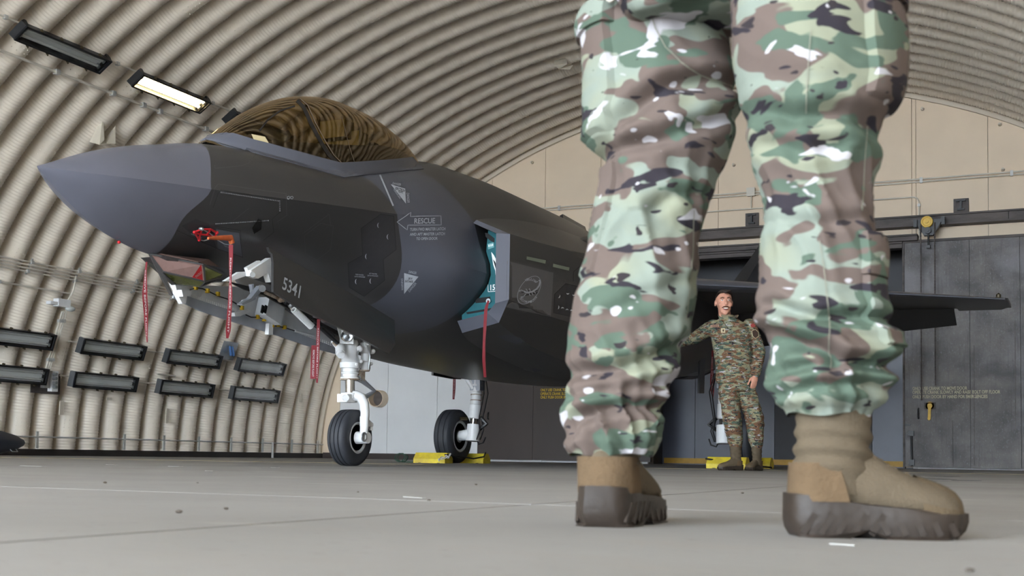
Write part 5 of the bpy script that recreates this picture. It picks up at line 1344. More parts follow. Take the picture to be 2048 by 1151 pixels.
# --- pod on its cradle by the ribs
tip = at_x(50, 885, -14.2)
pd = root('equipment_pod', V((tip.x, tip.y - 1.2, 0)), 'dark blue-grey pointed pod lying at the foot of the ribs', 'pod')
b = MB(); b.lathe(tip, (0, -1, 0), [(0, .004), (.05, .05), (.2, .11), (.45, .165), (.8, .2), (1.4, .21), (3.2, .21), (3.6, .16), (3.9, .05), (3.95, .0)], 28); b.build('pod_body', M('pod paint', lin(44, 48, 58), .4, var=.1, vs=3), pd)
for dy in (-1.1, -2.6): MB().box((tip.x, tip.y + dy, .5 * (tip.z - .16)), (.4, .16, tip.z - .16)).build('cradle', m_black, pd, 0)
b = MB(); b.tube([V((tip.x + .12, tip.y - .38, tip.z - .10)), V((tip.x + .16, tip.y - .38, tip.z - .13)), V((tip.x + .16, tip.y - .28, tip.z - .13)), V((tip.x + .10, tip.y - .26, tip.z - .09))], .006, 6); b.build('handle', m_alu, pd)

# ================================================================== people
m_camo = camo_mat('camouflage cloth')
m_camo2 = camo_mat('dry camouflage cloth', 1.7, 1)
m_skin = M('skin', lin(205, 148, 125), .5, var=.1, vs=30, spec=.35)
m_hair = M('dark brown hair', lin(46, 34, 28), .6, bump=.4, bs=180, stretch=(3, 3, 1))
m_tshirt = M('tan undershirt', lin(128, 116, 92), .9)
m_suede = M('coyote suede', lin(94, 77, 58), .95, var=.12, vs=22, bump=.35, bs=160, spec=.15)
m_nylon = M('coyote nylon', lin(88, 77, 62), .85, var=.08, vs=30, bump=.3, bs=260, spec=.2)
m_toe = M('worn toe suede', lin(90, 77, 60), .95, var=.12, vs=22, bump=.35, bs=160, spec=.15)
m_sole = M('brown boot sole', lin(48, 40, 34), .5, var=.15, vs=14, bump=.12, bs=80, spec=.3)
m_lace = M('boot lace', lin(104, 86, 66), .9)
def ridge(p, k): n = noise.noise(V(p) * k); return (1 - abs(n)) ** 3
def remeshed(name, b, voxel, mat, parent, wrinkle=None, smooth=4):
    """fuse overlapping lofts into one continuous skin"""
    me = b.mesh(name + '_raw', 0); ob = bpy.data.objects.new('raw', me); COL.objects.link(ob)
    r = ob.modifiers.new('r', 'REMESH'); r.mode = 'VOXEL'; r.voxel_size = voxel
    s_ = ob.modifiers.new('s', 'SMOOTH'); s_.factor = .5; s_.iterations = smooth
    dg = bpy.context.evaluated_depsgraph_get(); out = bpy.data.meshes.new_from_object(ob.evaluated_get(dg)); out.name = name
    bpy.data.objects.remove(ob); bpy.data.meshes.remove(me)
    if wrinkle:
        nr = [v.normal.copy() for v in out.vertices]
        for v, n in zip(out.vertices, nr): v.co += n * wrinkle(v.co)
    out.shade_smooth(); out.update()
    return link(name, out, mat, parent)
def ell_loft(b, rows, n=24, ux=None, uy=None):
    """rows: (centre, half width, half depth) rings, horizontal"""
    ux = ux or rt0; uy = uy or fw0
    b.loft([[c + ux * (rx * math.cos(2 * math.pi * j / n)) + uy * (ry * math.sin(2 * math.pi * j / n)) for j in range(n)] for c, rx, ry in rows], True)
def limb(b, pts, rr, n=14):
    """tapered limb with rounded ends, resampled smoothly"""
    P = []; R_ = []
    for i in range(len(pts) - 1):
        for k in range(6): t = k / 6; P.append(pts[i].lerp(pts[i + 1], t)); R_.append(lerp(rr[i], rr[i + 1], smooth01(t)))
    P.append(pts[-1]); R_.append(rr[-1])
    b.tube(P, R_, n); b.ball(pts[0], rr[0], 12); b.ball(pts[-1], rr[-1], 12)

def boot(owner, H, d, L_=.285, lift=0., tilt=0., shaft=None, k=1.0):
    """boot from heel point H on the ground towards d; shaft: (top centre, half width, half depth)"""
    d = V((d.x, d.y, 0)).normalized(); v_ = V((-d.y, d.x, 0)); Z = V((0, 0, 1))
    fu = L_ / .285
    hh = table([0, .012, .05, .10, .135, .17, .205, .24, .265, .28, .285], [.088, .112, .128, .128, .118, .100, .086, .076, .066, .052, .036])
    ww = table([0, .012, .05, .10, .15, .20, .24, .265, .28, .285], [.014, .028, .036, .036, .041, .047, .045, .036, .02, .006])
    zs = table([0, .05, .11, .14, .2, .25, .285], [.060, .057, .047, .045, .041, .033, .029])
    def W(u, s, z): return H + d * (u * fu) + v_ * (s * k) + Z * (z * k)
    # foot upper
    b = MB(); rings = []; us = [.003, .008, .016, .03, .05, .075, .1, .12, .14, .16, .18, .2, .22, .24, .255, .268, .277, .283]
    for u in us:
        h, w, z0 = hh(u), ww(u), zs(u) - .012; ring = []
        for j in range(20):
            a = 2 * math.pi * j / 20; ca, sa = math.cos(a), math.sin(a)
            zz = z0 + (h - z0) * (.5 + .5 * math.copysign(abs(sa) ** .8, sa)); wf_ = w * math.copysign(abs(ca) ** .75, ca) * (1 - .28 * max(0, sa))
            ring.append(W(u, wf_, zz) + V((0, 0, .002 * noise.noise(V((u * 60, a * 2, 3))))))
        rings.append(ring)
    b.loft(rings, True); b.build('boot_vamp', m_nylon, owner, 60)
    # shaft
    c0 = W(.072, 0, .06); top, rw, rd = shaft
    b = MB(); rings = []; n = 26
    for i in range(n + 1):
        t = i / n; c = c0.lerp(top, t); f = smooth01(t)
        a0, a1 = lerp(.060, rw, f), lerp(.040 * k, rd, f)
        ring = []
        for j in range(28):
            a = 2 * math.pi * j / 28; q = c + d * (a0 * math.cos(a)) + v_ * (a1 * math.sin(a))
            fold = .0035 * math.sin(i * 1.25 + 2.2 * math.sin(a + .6)) * smooth01((t - .12) * 4) * (1 - smooth01((t - .55) * 3)) + .002 * noise.noise(q * 40)
            ring.append(q + (q - c).normalized() * fold)
        rings.append(ring)
    b.loft(rings, True); b.build('boot_shaft', m_nylon, owner, 60)
    # suede heel counter
    b = MB(); rows = []
    for i in range(9):
        t = i / 8; z = lerp(.05, .104, t); row = []
        for j in range(25):
            a = lerp(-1.0, 1.0, j / 24); u = .012 + .105 * (1 - math.cos(a * 1.45)) ** .9 * (1.0 - .22 * t); s = math.copysign(min(.0445 - .002 * t, .052 * abs(math.sin(a * 1.5)) ** .75), a)
            row.append(W(u - .0145 + .003 * t, s, z))
        rows.append(row)
    b.loft(rows, False, closed=False)
    n0 = len(b.v); b.v += [q - (q - W(.07, 0, .09)).normalized() * .004 for q in b.v]; b.f += [tuple(i + n0 for i in f[::-1]) for f in list(b.f)]
    b.build('heel_counter', m_suede, owner, 60)
    # toe cap
    b = MB(); rows = []
    for u in (.205, .22, .24, .258, .27, .279, .284):
        rows.append([W(u + .002, (ww(u) + .0025) * math.cos(a) * (1 - .15 * math.sin(a)), zs(u) - .006 + (hh(u) - zs(u) + .009) * math.sin(a) ** .85) for a in [math.pi * j / 14 for j in range(15)]])
    b.loft(rows, False, closed=False); b.build('toe_cap', m_toe, owner, 60)
    # sole with its sidewall and lugs
    out = [(u, ww(u) + .005) for u in (.0, .006, .014, .03, .06, .09, .12, .15, .18, .21, .24, .26, .274, .284, .291)]
    loop = [(u - (.006 if i == 0 else 0), s) for i, (u, s) in enumerate(out)] + [(u, -s) for u, s in out[::-1]]
    b = MB()
    def arch_z(u): return .012 if .105 < u < .135 else 0.
    lv = [(0, -.007), (.004, -.001), (.012, .002), (.024, .0035), (.036, .0025)]
    def eu(u, z):      # the ends of the sole roll up
        k0 = max(0, 1 - z / .022) ** 2 * .012
        return u + k0 * (1 - smooth01(u / .05)) - k0 * 1.6 * smooth01((u - .225) / .06)
    rings = [[W(eu(u, z), s + math.copysign(o, s), max(z, arch_z(u) * (1 if z < .012 else 0))) for u, s in loop] for z, o in lv] + [[W(u, s + math.copysign(.001, s), zs(max(0, min(.285, u)))) for u, s in loop], [W(u, s * .9, zs(max(0, min(.285, u))) + .001) for u, s in loop]]
    b.loft(rings, True); so = b.build('sole', m_sole, owner, 40)
    b = MB()
    for sd_ in (-1, 1):
        for u in [.016 + .027 * i for i in range(10)]:
            w = ww(u) + .0075; sl = .020 if u < .13 else -.010
            w2 = ww(min(.285, max(0, u + sl))) + .0065
            b.beam(W(u, sd_ * w, .006), W(u + sl, sd_ * w2, .034 if u < .15 else .024), .010, .005, v_)
    b.build('sole_lugs', m_sole, so, 0)['kind'] = 'stuff'
    # laces
    b = MB()
    for i in range(5):
        u = .20 - .021 * i; z = hh(u) + .0005; b.tube([W(u, -.02, z - .006), W(u - .006, 0, z + .003), W(u, .02, z - .006)], .0018, 5)
    b.build('laces', m_lace, owner, 40)['kind'] = 'stuff'

def head(owner, c, f, r_, k=1.0, hair=True):
    """skin shapes of a head with centre c, looking along f, r_ to its right; returns nothing, fills MB"""
    pass

# ------------------------------------------------------------------ the airman beside the jet
DS = 13.1
def S(px, py, dd=0.): return at_d(px, py, DS + dd)
base = S(1474, 934.5)
man = root('person', V((base.x, base.y, 0)), 'smiling airman in camouflage uniform standing and leaning one arm on the jet', 'person')
R_ = rt0; Fb = fw0; Z = V((0, 0, 1))
# body
b = MB(); hc = S(1448, 604.5)
hd = MB()
def HP(x, y, z): return hc + (R_ * x + Fb * y + Z * z) * 1.14          # metres: right in view, away, up
def head_into(b):
    k_ = 1.14
    def bl(c, r, n=14): b.ball(c, tuple(q * k_ for q in r), n, Matrix((R_, Fb, Z)).transposed())
    bl(HP(0, .014, .022), (.076, .094, .098), 22); bl(HP(0, -.030, .0), (.066, .058, .075), 18)
    bl(HP(.001, -.026, -.055), (.060, .060, .058), 18); bl(HP(.001, -.046, -.088), (.046, .040, .034), 14); bl(HP(.002, -.066, -.106), (.026, .020, .020), 12)
    for s in (-1, 1):
        bl(HP(s * .078, .015, -.008), (.010, .022, .031), 10); bl(HP(s * .038, -.060, -.028), (.026, .022, .026), 12); bl(HP(s * .030, -.076, .034), (.028, .012, .010), 10)
    b.tube([HP(0, -.080, .026), HP(.001, -.096, -.004), HP(.002, -.106, -.022)], [.009, .012, .015], 10); bl(HP(.002, -.100, -.026), (.019, .013, .011), 10)
    b.tube([HP(.004, .02, -.05), HP(.01, .015, -.12), HP(.015, .01, -.20)], [.064, .064, .07], 16)
head_into(b)
tors = [(S(1458, 642), .10, .07), (S(1461, 652), .18, .10), (S(1463, 668), .20, .12), (S(1466, 695), .18, .12), (S(1469, 725), .165, .115), (S(1471, 750), .17, .12), (S(1473, 775), .165, .12)]
ell_loft(b, tors)
shR, elR, wrR = S(1427, 653, .03), S(1388, 676, .28), S(1348, 686, .55)
shL, elL, wrL = S(1499, 652, .0), S(1519, 704, .02), S(1510, 750, -.08)
hiR, knR, anR = S(1457, 775, 0), S(1464, 838, -.06), S(1472, 900, .02)
hiL, knL, anL = S(1489, 775, .02), S(1509, 836, -.02), S(1514, 898, .06)
limb(b, [shR, elR, wrR], [.062, .046, .032]); limb(b, [shL, elL, wrL], [.062, .046, .032])
limb(b, [hiR, knR, anR], [.09, .062, .045]); limb(b, [hiL, knL, anL], [.09, .062, .045])
def hand(b, w, d, side, palm, curl=.25):
    """palm and five fingers; w wrist, d pointing direction, side towards the thumb, palm the palm's facing"""
    d, side, palm = d.normalized(), side.normalized(), palm.normalized()
    pc_ = w + d * .045
    b.ball(pc_, (.022, .045, .047), 12, Matrix((palm, side, d)).transposed())
    for i, (o, ln) in enumerate(((.030, .076), (.010, .084), (-.010, .078), (-.029, .062))):
        k0 = w + d * .085 + side * o; k1 = k0 + (d + palm * curl * .6 + side * o * 2).normalized() * ln * .45; k2 = k1 + (d + palm * curl * 1.8).normalized() * ln * .33; k3 = k2 + (d + palm * curl * 3).normalized() * ln * .25
        b.tube([k0 - d * .02, k0, k1, k2, k3], [.010, .0105, .0095, .009, .0075], 8)
    t0 = w + d * .025 + side * .03; b.tube([t0, t0 + (side * .8 + d * .8 + palm * .3) * .03, t0 + (side * .7 + d * 1.5 + palm * .5) * .042, t0 + (side * .55 + d * 2.2 + palm * .8) * .042], [.014, .012, .011, .009], 8)
hand(b, wrL, S(1508, 768, -.10) - wrL, -R_ * .8 - Fb * .5, -R_ * .6 + Fb * .6, .3)
hand(b, wrR, S(1322, 690, .70) - wrR, Z * .3 + Fb * .6 - R_ * .2, Fb + R_ * .2, .2)
body = remeshed('body', b, .0058, m_skin, man, smooth=5)
# face
m_eye = M('eye white', lin(225, 222, 216), .3); m_iris = M('iris', lin(60, 70, 76), .3); m_brow = M('eyebrow', lin(88, 62, 46), .8); m_lipc = M('lips', lin(178, 106, 98), .5); m_teeth = M('teeth', lin(228, 222, 212), .35); m_mouth = M('mouth', lin(92, 40, 38), .6)
RB = Matrix((R_, Fb, Z)).transposed()
for s in (-1, 1):
    MB().ball(HP(s * .031, -.079, .012), (.0125, .010, .0065), 12, RB).build('eye', m_eye, body); MB().ball(HP(s * .031 - .001, -.087, .012), (.0055, .004, .0055), 10, RB).build('iris', m_iris, body)
    MB().tube([HP(s * .012, -.092, .030), HP(s * .030, -.092, .036), HP(s * .050, -.080, .029)], [.004, .0055, .003], 6).build('eyebrow', m_brow, body)
MB().tube([HP(-.034, -.084, -.060), HP(-.018, -.095, -.051), HP(.001, -.100, -.048), HP(.020, -.095, -.051), HP(.036, -.084, -.059)], [.003, .006, .006, .006, .003], 8).build('moustache', m_brow, body)
MB().ball(HP(.001, -.086, -.069), (.028, .010, .0105), 14, RB).build('mouth', m_mouth, body)
MB().ball(HP(.001, -.0915, -.0655), (.024, .006, .0062), 12, RB).build('teeth', m_teeth, body)
MB().tube([HP(-.026, -.083, -.068), HP(-.013, -.092, -.078), HP(.002, -.095, -.0805), HP(.016, -.092, -.078), HP(.028, -.083, -.067)], [.0025, .004, .0045, .004, .0025], 6).build('lower_lip', m_lipc, body)
# hair: cropped sides, fuller top swept forward
b = MB(); rings = []
for i in range(17):
    t = math.pi * .60 * i / 16; ring = []
    for j in range(40):
        a = 2 * math.pi * j / 40; q = V((.0795 * math.sin(t) * math.cos(a), .098 * math.sin(t) * math.sin(a), .103 * math.cos(t)))
        front = max(0, -math.sin(a)); low = lerp(.012, .066, smooth01(front * 1.7))
        q.z = max(q.z, low - .002); q *= 1 + .02 * noise.noise(q * 70)
        ring.append(HP(q.x, q.y + .014, q.z + .022))
    rings.append(ring)
b.loft(rings, True); b.build('hair', m_hair, body, 60)
MB().tube([HP(-.048, -.070, .098), HP(-.022, -.084, .097), HP(.0, -.089, .086), HP(.022, -.085, .097), HP(.048, -.068, .100)], [.010, .015, .017, .015, .010], 10).build('fringe', m_hair, body)
# clothes
def wr_jacket(p):
    q = p - hc; return .007 * (ridge((q.x * 1.0, q.y, q.z * 1.7), 9) - .35) + .004 * noise.noise(q * 16)
b = MB(); ell_loft(b, [(S(1456, 634), .085, .078), (S(1456.5, 638), .105, .088), (S(1457, 642), .138, .1), (S(1459.5, 648), .19, .118), (S(1462, 655), .225, .128), (S(1463, 670), .225, .14), (S(1465, 695), .21, .145), (S(1468, 725), .20, .14), (S(1470, 745), .205, .145), (S(1471, 766), .21, .15)])
limb(b, [shR, elR, wrR], [.083, .068, .052]); limb(b, [shL, elL, S(1511, 745, -.07)], [.083, .07, .054])
jk = remeshed('jacket', b, .010, m_camo2, man, wr_jacket)
b = MB(); rows = []
for k_ in range(2):
    for j in range(25):
        a_ = math.radians(lerp(-55, 235, j / 24)); rr = .088 + .018 * k_; dip = max(0, -math.sin(a_)) * .055
        rows.append(S(1456, 636) + R_ * (rr * 1.05 * math.cos(a_)) + Fb * (rr * math.sin(a_)) + Z * (-.01 - dip * .6 + .052 * k_ - dip * k_ * .5))
b.add(rows + [q * 1 + (S(1456, 636) - q).normalized() * .006 for q in rows], [(j, j + 1, 25 + j + 1, 25 + j) for j in range(24)] + [(50 + j, 50 + 25 + j, 50 + 25 + j + 1, 50 + j + 1) for j in range(24)] + [(25 + j, 26 + j, 76 + j, 75 + j) for j in range(24)])
b.build('collar', m_camo2, jk, 60)
for pts in ([S(1441, 641, -.09), S(1447, 649, -.115), S(1457, 660, -.13)], [S(1471, 639, -.07), S(1466, 649, -.11), S(1459, 659, -.13)]):
    MB().tube(pts, [.018, .022, .008], 8).build('lapel', m_camo2, jk)
ell_loft_b = MB(); ell_loft(ell_loft_b, [(S(1453, 630), .074, .072), (S(1455, 640), .082, .082)]); ell_loft_b.build('undershirt', m_tshirt, man)
JB = BVHTree.FromObject(jk, bpy.context.evaluated_depsgraph_get()) if False else None
me_ = jk.data; JB = BVHTree.FromPolygons([v.co.copy() for v in me_.vertices], [tuple(p.vertices) for p in me_.polygons])
m_tape = M('brown name tape', lin(150, 118, 100), .9); m_tapel = M('name tape letters', lin(88, 52, 40), .9); m_badge = M('dark badge', lin(58, 40, 30), .9); m_tan = M('tan patch', lin(186, 170, 138), .9); m_flag = M('flag patch', lin(150, 60, 56), .9)
px_fill('name_tape', [(1421, 649.5), (1438, 648.5), (1438, 653.5), (1421, 654)], m_tape, .004, JB, jk, 3); px_fill('service_tape', [(1463, 647.5), (1478, 646), (1478, 650.5), (1463, 652)], m_tape, .004, JB, jk, 3)

for i in range(5): px_line('tape_stitch', [(1426 + i * 2.2, 653), (1426.4 + i * 2.2, 650.4)], 1.1, m_tapel, False, .006, JB, jk)
px_text('U.S. AIR FORCE', (1464.5, 650.8), (1477.3, 649.6), (1464.5, 648.3), m_tapel, 'tape_letters', .03, JB, jk, .006)
px_fill('rank_patch', [(1442, 656), (1450.5, 655.5), (1450.5, 665), (1442, 665)], m_tan, .004, JB, jk, 3); px_fill('rank_mark', [(1445.5, 658.5), (1448, 658.5), (1448, 662.5), (1445.5, 662.5)], m_badge, .007, JB, jk, 3)
px_fill('flag_patch', [(1500, 649), (1507, 646), (1511, 652), (1503.5, 655)], m_flag, .005, JB, jk, 3)
px_fill('unit_patch', [(1504, 662), (1510, 659), (1515, 664), (1516, 671), (1511, 675), (1506, 671)], m_badge, .005, JB, jk, 3)
px_line('patch_border', [(1503.5, 661), (1510, 658), (1516, 664), (1517, 672), (1511, 676.5), (1505, 672)], 1.0, m_tan, True, .006, JB, jk)
def wr_trs(p):
    q = p - hc; return .009 * (ridge((q.x * .9, q.y, q.z * 1.6), 11) - .35) + .005 * noise.noise(q * 14)
b = MB(); ell_loft(b, [(S(1471, 752), .175, .12), (S(1472, 765), .19, .135), (S(1473, 782), .185, .13)])
limb(b, [hiR, knR, S(1470, 876, .0), S(1471, 890, .02)], [.108, .098, .086, .07]); limb(b, [hiL, knL, S(1512, 876, .05), S(1513, 888, .06)], [.108, .098, .086, .07])
tr = remeshed('trousers', b, .010, m_camo2, man, wr_trs)
me_ = tr.data; TB = BVHTree.FromPolygons([v.co.copy() for v in me_.vertices], [tuple(p.vertices) for p in me_.polygons])
px_fill('cargo_pocket', [(1492, 770), (1511, 772), (1516, 805), (1494, 802)], m_camo2, .012, TB, tr, 3); px_fill('pocket_flap', [(1491, 768), (1513, 769), (1515, 781), (1492, 779)], m_camo2, .018, TB, tr, 3)
px_line('jacket_front', [(1461, 662), (1463, 690), (1464, 720), (1462, 762)], .8, M('camouflage seam', lin(96, 86, 70), .9), False, .003, JB, jk)
# boots
g0 = S(1484, 934, -.05); boot(man, V((g0.x, g0.y, 0)), -R_ * .92 - Fb * .35, .29, shaft=(S(1471, 886, .02), .062, .058))
g1 = S(1521, 931.5, .12); boot(man, V((g1.x, g1.y, 0)), -R_ * .62 - Fb * .75, .29, shaft=(S(1513, 884, .06), .062, .058))

# ------------------------------------------------------------------ the standing legs near the camera
gl = at_z(1197, 1054, 0); gr_ = at_z(1577, 1070, 0)
DL = (gl - CAM).dot(FW) + .085; DR = (gr_ - CAM).dot(FW) + .0
fg = root('person', V((gl + gr_) / 2), 'camouflage trousers and tan boots of a person standing with feet apart', 'person')
CL = table([-330, -200, -80, 0, 60, 120, 200, 286, 300, 319, 360, 400, 430, 470, 515, 563, 592, 644, 710, 746, 775, 800, 842, 880, 900], [1190, 1180, 1182, 1186, 1172, 1177, 1179, 1181, 1192, 1209, 1208, 1201, 1195, 1187, 1179, 1163, 1149, 1142, 1137, 1139, 1138, 1131, 1129, 1128, 1138])
CRt = table([-330, -200, -80, 0, 60, 120, 176, 205, 234, 278, 330, 359, 402, 453, 490, 534, 585, 622, 662, 695, 739, 768, 792, 842, 875, 900], [1452, 1452, 1452, 1452, 1456, 1461, 1470, 1477, 1475, 1466, 1448, 1430, 1417, 1400, 1393, 1393, 1391, 1386, 1372, 1364, 1353, 1340, 1326, 1325, 1322, 1308])
RL = table([-330, -200, -80, 0, 100, 160, 205, 249, 293, 337, 370, 407, 453, 520, 563, 592, 644, 673, 695, 717, 754, 783, 805, 820], [1462, 1462, 1462, 1462, 1464, 1474, 1488, 1494, 1501, 1510, 1521, 1531, 1528, 1525, 1520, 1514, 1520, 1529, 1542, 1545, 1536, 1541, 1553, 1572])
RRt = table([-330, -200, -80, 0, 37, 73, 120, 176, 205, 227, 256, 278, 322, 366, 398, 442, 490, 540, 585, 640, 651, 669, 702, 746, 783, 800, 815, 820], [1760, 1768, 1776, 1779, 1784, 1790, 1791, 1790, 1785, 1773, 1750, 1752, 1754, 1741, 1739, 1738, 1750, 1753, 1754, 1755, 1760, 1780, 1785, 1775, 1772, 1765, 1750, 1740])
CREASE = {3.1: [([(1215, 290), (1265, 245), (1320, 212), (1400, 195), (1470, 186)], .016, 15), ([(1212, 318), (1290, 312), (1380, 285), (1470, 240)], .013, 14), ([(1290, 440), (1335, 412), (1400, 400)], .007, 12), ([(1138, 752), (1228, 748), (1305, 717), (1362, 690)], .017, 14), ([(1131, 872), (1150, 842), (1190, 824), (1240, 814), (1322, 815)], .018, 13), ([(1210, 640), (1290, 600), (1390, 560)], .006, 14), ([(1130, 800), (1220, 785), (1330, 770)], .010, 12)],
          8.7: [([(1490, 235), (1560, 268), (1650, 262), (1745, 285)], .012, 15), ([(1524, 668), (1569, 691), (1613, 710), (1650, 731), (1741, 738), (1780, 730)], .022, 13), ([(1540, 752), (1600, 738), (1640, 745)], .012, 11), ([(1530, 620), (1600, 650), (1700, 645), (1756, 650)], .011, 12), ([(1540, 795), (1600, 778), (1690, 772), (1772, 782)], .010, 11), ([(1500, 300), (1580, 330), (1650, 322)], .007, 13), ([(1525, 450), (1600, 470), (1690, 455)], .006, 13)]}
def crease(seed, px, y):
    t = 0.
    for pl, dp, wd_ in CREASE[seed]:
        best = 1e9; sg = 1
        for (x0, y0), (x1, y1) in zip(pl[:-1], pl[1:]):
            dx, dy = x1 - x0, y1 - y0; u = max(0, min(1, ((px - x0) * dx + (y - y0) * dy) / (dx * dx + dy * dy))); ex, ey = px - x0 - u * dx, y - y0 - u * dy; d_ = math.hypot(ex, ey)
            if d_ < best: best = d_; sg = 1 if ey < 0 else -1
        if best < wd_ * 5:
            t -= dp * math.exp(-(best / wd_) ** 2)
            if sg > 0: t += dp * .75 * math.exp(-((best - 2.1 * wd_) / (1.2 * wd_)) ** 2)
            else: t += dp * .25 * math.exp(-((best - 1.8 * wd_) / wd_) ** 2)
    return t
def leg_fn(fl_, fr_, D, seed, dep):
    def f(y, th, off=0.):
        xl, xr = fl_(y), fr_(y); c = at_d((xl + xr) / 2, y, D); hw = (xr - xl) / 2 / F_PX * D; hd_ = min(hw * 1.0, dep)
        ca, sa = math.cos(th), math.sin(th); q = V((ca * 1.4, sa * 1.4, c.z * 7 + seed))
        side = abs(ca) ** 6
        z = c.z
        lowf = smooth01((.40 - z) / .18); kn = math.exp(-((z - .50) / .10) ** 2)
        w_ = .017 * (lowf * .9 + kn * .7 + .3) * (ridge((q.x * .7, q.y * .7, q.z * 1.1 + 1.3 * ca + .6 * sa), 1.1) - .45) + .008 * noise.noise(V((ca * 2.2, sa * 2.2, z * 9 + seed))) + .009 * (.35 + .65 * lowf) * (ridge((ca * 1.6, sa * 1.6, z * 20 + 2.4 * ca - 1.2 * sa + seed), 1.0) - .45)
        w_ *= (1 - .55 * side) * .75
        if sa < .5: w_ += crease(seed, lerp(xl, xr, (1 + ca) / 2), y) * (1 - side * .6) * smooth01((.5 - sa) / .4)
        n = rt0 * ca + fw0 * sa
        return c + rt0 * (hw * ca) + fw0 * (hd_ * sa) + n * (w_ + off)
    return f
legL, legR = leg_fn(CL, CRt, DL, 3.1, .115), leg_fn(RL, RRt, DR, 8.7, .12)
trees = {}
def leg_mesh(f, y0, y1, ny, nth, mat, name, par):
    b = MB(); rings = []
    for i in range(ny + 1):
        y = lerp(y0, y1, i / ny); rings.append([f(y, 2 * math.pi * j / nth) for j in range(nth)])
    # hem turned in
    c = sum((q for q in rings[-1]), V((0, 0, 0))) / nth
    for k_, up_k in ((.93, -.008), (.80, .01), (.6, .03)): rings.append([c + (q - c) * k_ + V((0, 0, up_k + .003 * math.sin(j * .23))) for j, q in enumerate(rings[ny])])
    b.loft(rings, False); o = b.build(name, mat, par, 70); return o, b
tl_, bl_ = leg_mesh(legL, -120, 900, 260, 110, m_camo, 'trouser_leg', fg); trees['L'] = bvh_of([bl_])
tr_, br_ = leg_mesh(legR, -120, 819, 260, 110, m_camo, 'trouser_leg', fg); trees['R'] = bvh_of([br_])
def pocket(f, y0, y1, a0, a1, off, name, par, mat=m_camo):
    """padded patch standing off the leg with closed edges"""
    n, m2 = 22, 22; rows = []
    for i in range(n + 1):
        row = []
        for j in range(m2 + 1):
            y, a = lerp(y0, y1, i / n), math.radians(lerp(a0, a1, j / m2)); e_ = min(1, min(i, n - i, j, m2 - j) / 1.0)
            puff = .5 + .5 * math.sin(math.pi * i / n) ** .5 * math.sin(math.pi * j / m2) ** .5
            row.append(f(y, a, (off * (.6 + .4 * puff)) if e_ else -.002))
        rows.append(row)
    b = MB(); b.loft(rows, False, closed=False); return b.build(name, mat, par, 40)
pk = pocket(legL, 40, 288, 120, 226, .012, 'cargo_pocket', tl_); pocket(legL, 22, 82, 116, 230, .020, 'pocket_flap', pk)
q = legL(43, math.radians(232), .02); nb = -fw0 * .75 - rt0 * .6; MB().lathe(q, nb, [(0, .009), (.004, .009), (.004, .006), (.002, .005), (.002, 0)], 18).build('button', M('tan button', lin(150, 142, 130), .5), pk)
pocket(legL, 330, 560, 150, 215, .008, 'calf_pocket', tl_)
pk = pocket(legR, 25, 232, -68, 30, .013, 'cargo_pocket', tr_); pocket(legR, -40, 35, -70, 32, .02, 'pocket_flap', pk)
pk = pocket(legR, 560, 700, -62, 12, .012, 'calf_pocket', tr_); pocket(legR, 476, 566, -64, 14, .014, 'pocket_flap', pk)
m_seam = M('trouser seam', lin(120, 118, 104), .9)
def seam(pts, tree, par, w=2.2): px_line('seam', pts, w, m_seam, False, .0025, tree, par)
seam([(1302, 20), (1310, 55), (1330, 95), (1360, 125), (1400, 148), (1440, 165), (1466, 174)], trees['L'], tl_)
seam([(1386, 420), (1384, 500), (1380, 560), (1370, 640)], trees['L'], tl_, 1.6)
seam([(1622, 60), (1616, 140), (1612, 225)], trees['R'], tr_, 1.8); seam([(1640, 480), (1650, 560), (1658, 640), (1660, 740)], trees['R'], tr_, 2.0)
seam([(1733, 250), (1727, 330), (1722, 420)], trees['R'], tr_, 2.)
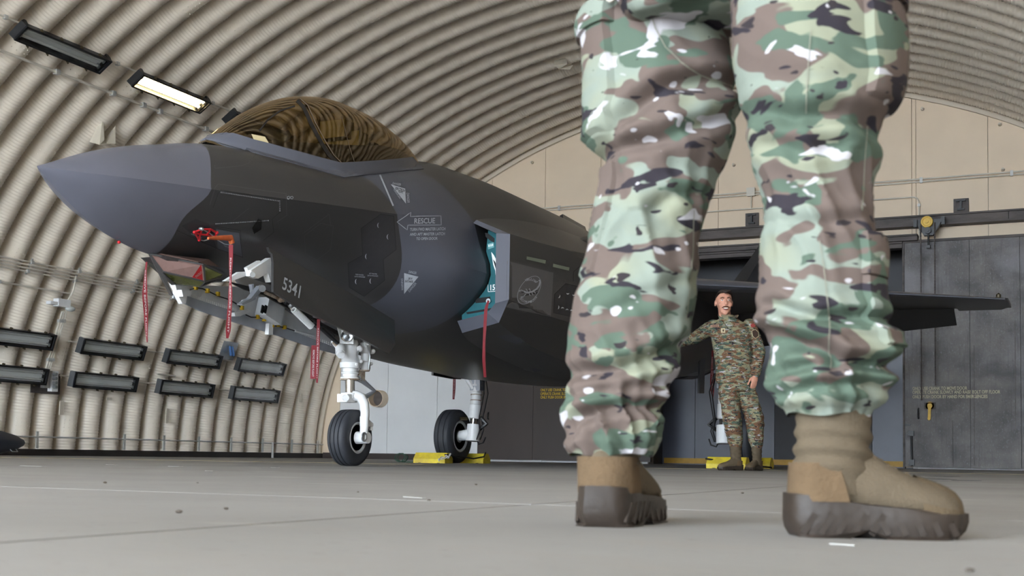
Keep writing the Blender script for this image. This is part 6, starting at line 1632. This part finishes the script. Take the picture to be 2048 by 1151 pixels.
# body above the frame: hips, jacket, arms and head
cw_ = (legL(-120, math.pi / 2) + legL(-120, -math.pi / 2) + legR(-120, math.pi / 2) + legR(-120, -math.pi / 2)) / 4
z0 = cw_.z; cx_ = V((cw_.x, cw_.y, 0)); FR = -fw0
b = MB(); ell_loft(b, [(cx_ + Z * (z0 - .13), .17, .10), (cx_ + Z * (z0 - .07), .205, .125), (cx_ + Z * (z0 - .02), .205, .135), (cx_ + Z * (z0 + .08), .19, .125)]); remeshed('trouser_seat', b, .012, m_camo, fg, wr_trs)
b = MB(); ell_loft(b, [(cx_ + Z * (z0 + .03), .21, .15), (cx_ + Z * (z0 + .15), .205, .145), (cx_ + Z * (z0 + .32), .22, .15), (cx_ + Z * (z0 + .46), .225, .14), (cx_ + Z * (z0 + .53), .16, .11), (cx_ + Z * (z0 + .57), .08, .08)])
for s in (-1, 1): limb(b, [cx_ + R_ * (s * .2) + Z * (z0 + .47), cx_ + R_ * (s * .30) + Z * (z0 + .2), cx_ + R_ * (s * .16) + fw0 * .22 + Z * (z0 + .12)], [.085, .07, .055])
remeshed('jacket', b, .014, m_camo, fg, wr_jacket)
b = MB(); hc2 = cx_ + Z * (z0 + .76)
b.ball(hc2, (.078, .098, .12), 20, RB); b.tube([hc2 - Z * .05, hc2 - Z * .24], [.056, .065], 14)
for s in (-1, 1): b.ball(hc2 + R_ * s * .08, (.012, .024, .032), 10, RB); hand(b, cx_ + R_ * (s * .15) + fw0 * .22 + Z * (z0 + .12), -R_ * s + fw0 * .2, fw0, -Z, .3)
b.tube([hc2 + fw0 * .09 + Z * .01, hc2 + fw0 * .118 - Z * .03], [.012, .016], 8)
limb(b, [legL(-100, 0).lerp(legL(-100, math.pi), .5), legL(300, 0).lerp(legL(300, math.pi), .5), V((gl.x, gl.y, .16)) + fw0 * .08], [.06, .05, .04]); limb(b, [legR(-100, 0).lerp(legR(-100, math.pi), .5), legR(300, 0).lerp(legR(300, math.pi), .5), at_d(1665, 840, DR)], [.06, .05, .04])
b.tube([hc2 - Z * .2, cx_ + Z * (z0 + .3), cx_ + Z * (z0 + .0)], [.08, .11, .08], 16); ell_loft(b, [(cx_ + Z * (z0 - .03), .15, .06), (cx_ + Z * (z0 + .06), .14, .07)])
for s in (-1, 1): limb(b, [cx_ + R_ * (s * .1) + Z * (z0 + .45), cx_ + R_ * (s * .2) + Z * (z0 + .46), cx_ + R_ * (s * .30) + Z * (z0 + .2), cx_ + R_ * (s * .16) + fw0 * .22 + Z * (z0 + .12)], [.07, .06, .045, .035])
remeshed('body', b, .010, m_skin, fg)
b = MB(); b.ball(hc2 + Z * .035 + fw0 * -.006, (.088, .108, .10), 20, RB); b.build('cap', m_camo, fg)
boot(fg, V((gl.x, gl.y, 0)), fw0 * .95 + rt0 * .34, .29, shaft=(at_d(1222, 878, DL), .060, .052), k=1.12)
boot(fg, V((gr_.x, gr_.y, 0)), rt0 * .995 - fw0 * .06, .262, shaft=(at_d(1667, 800, DR), .056, .052), k=1.08)
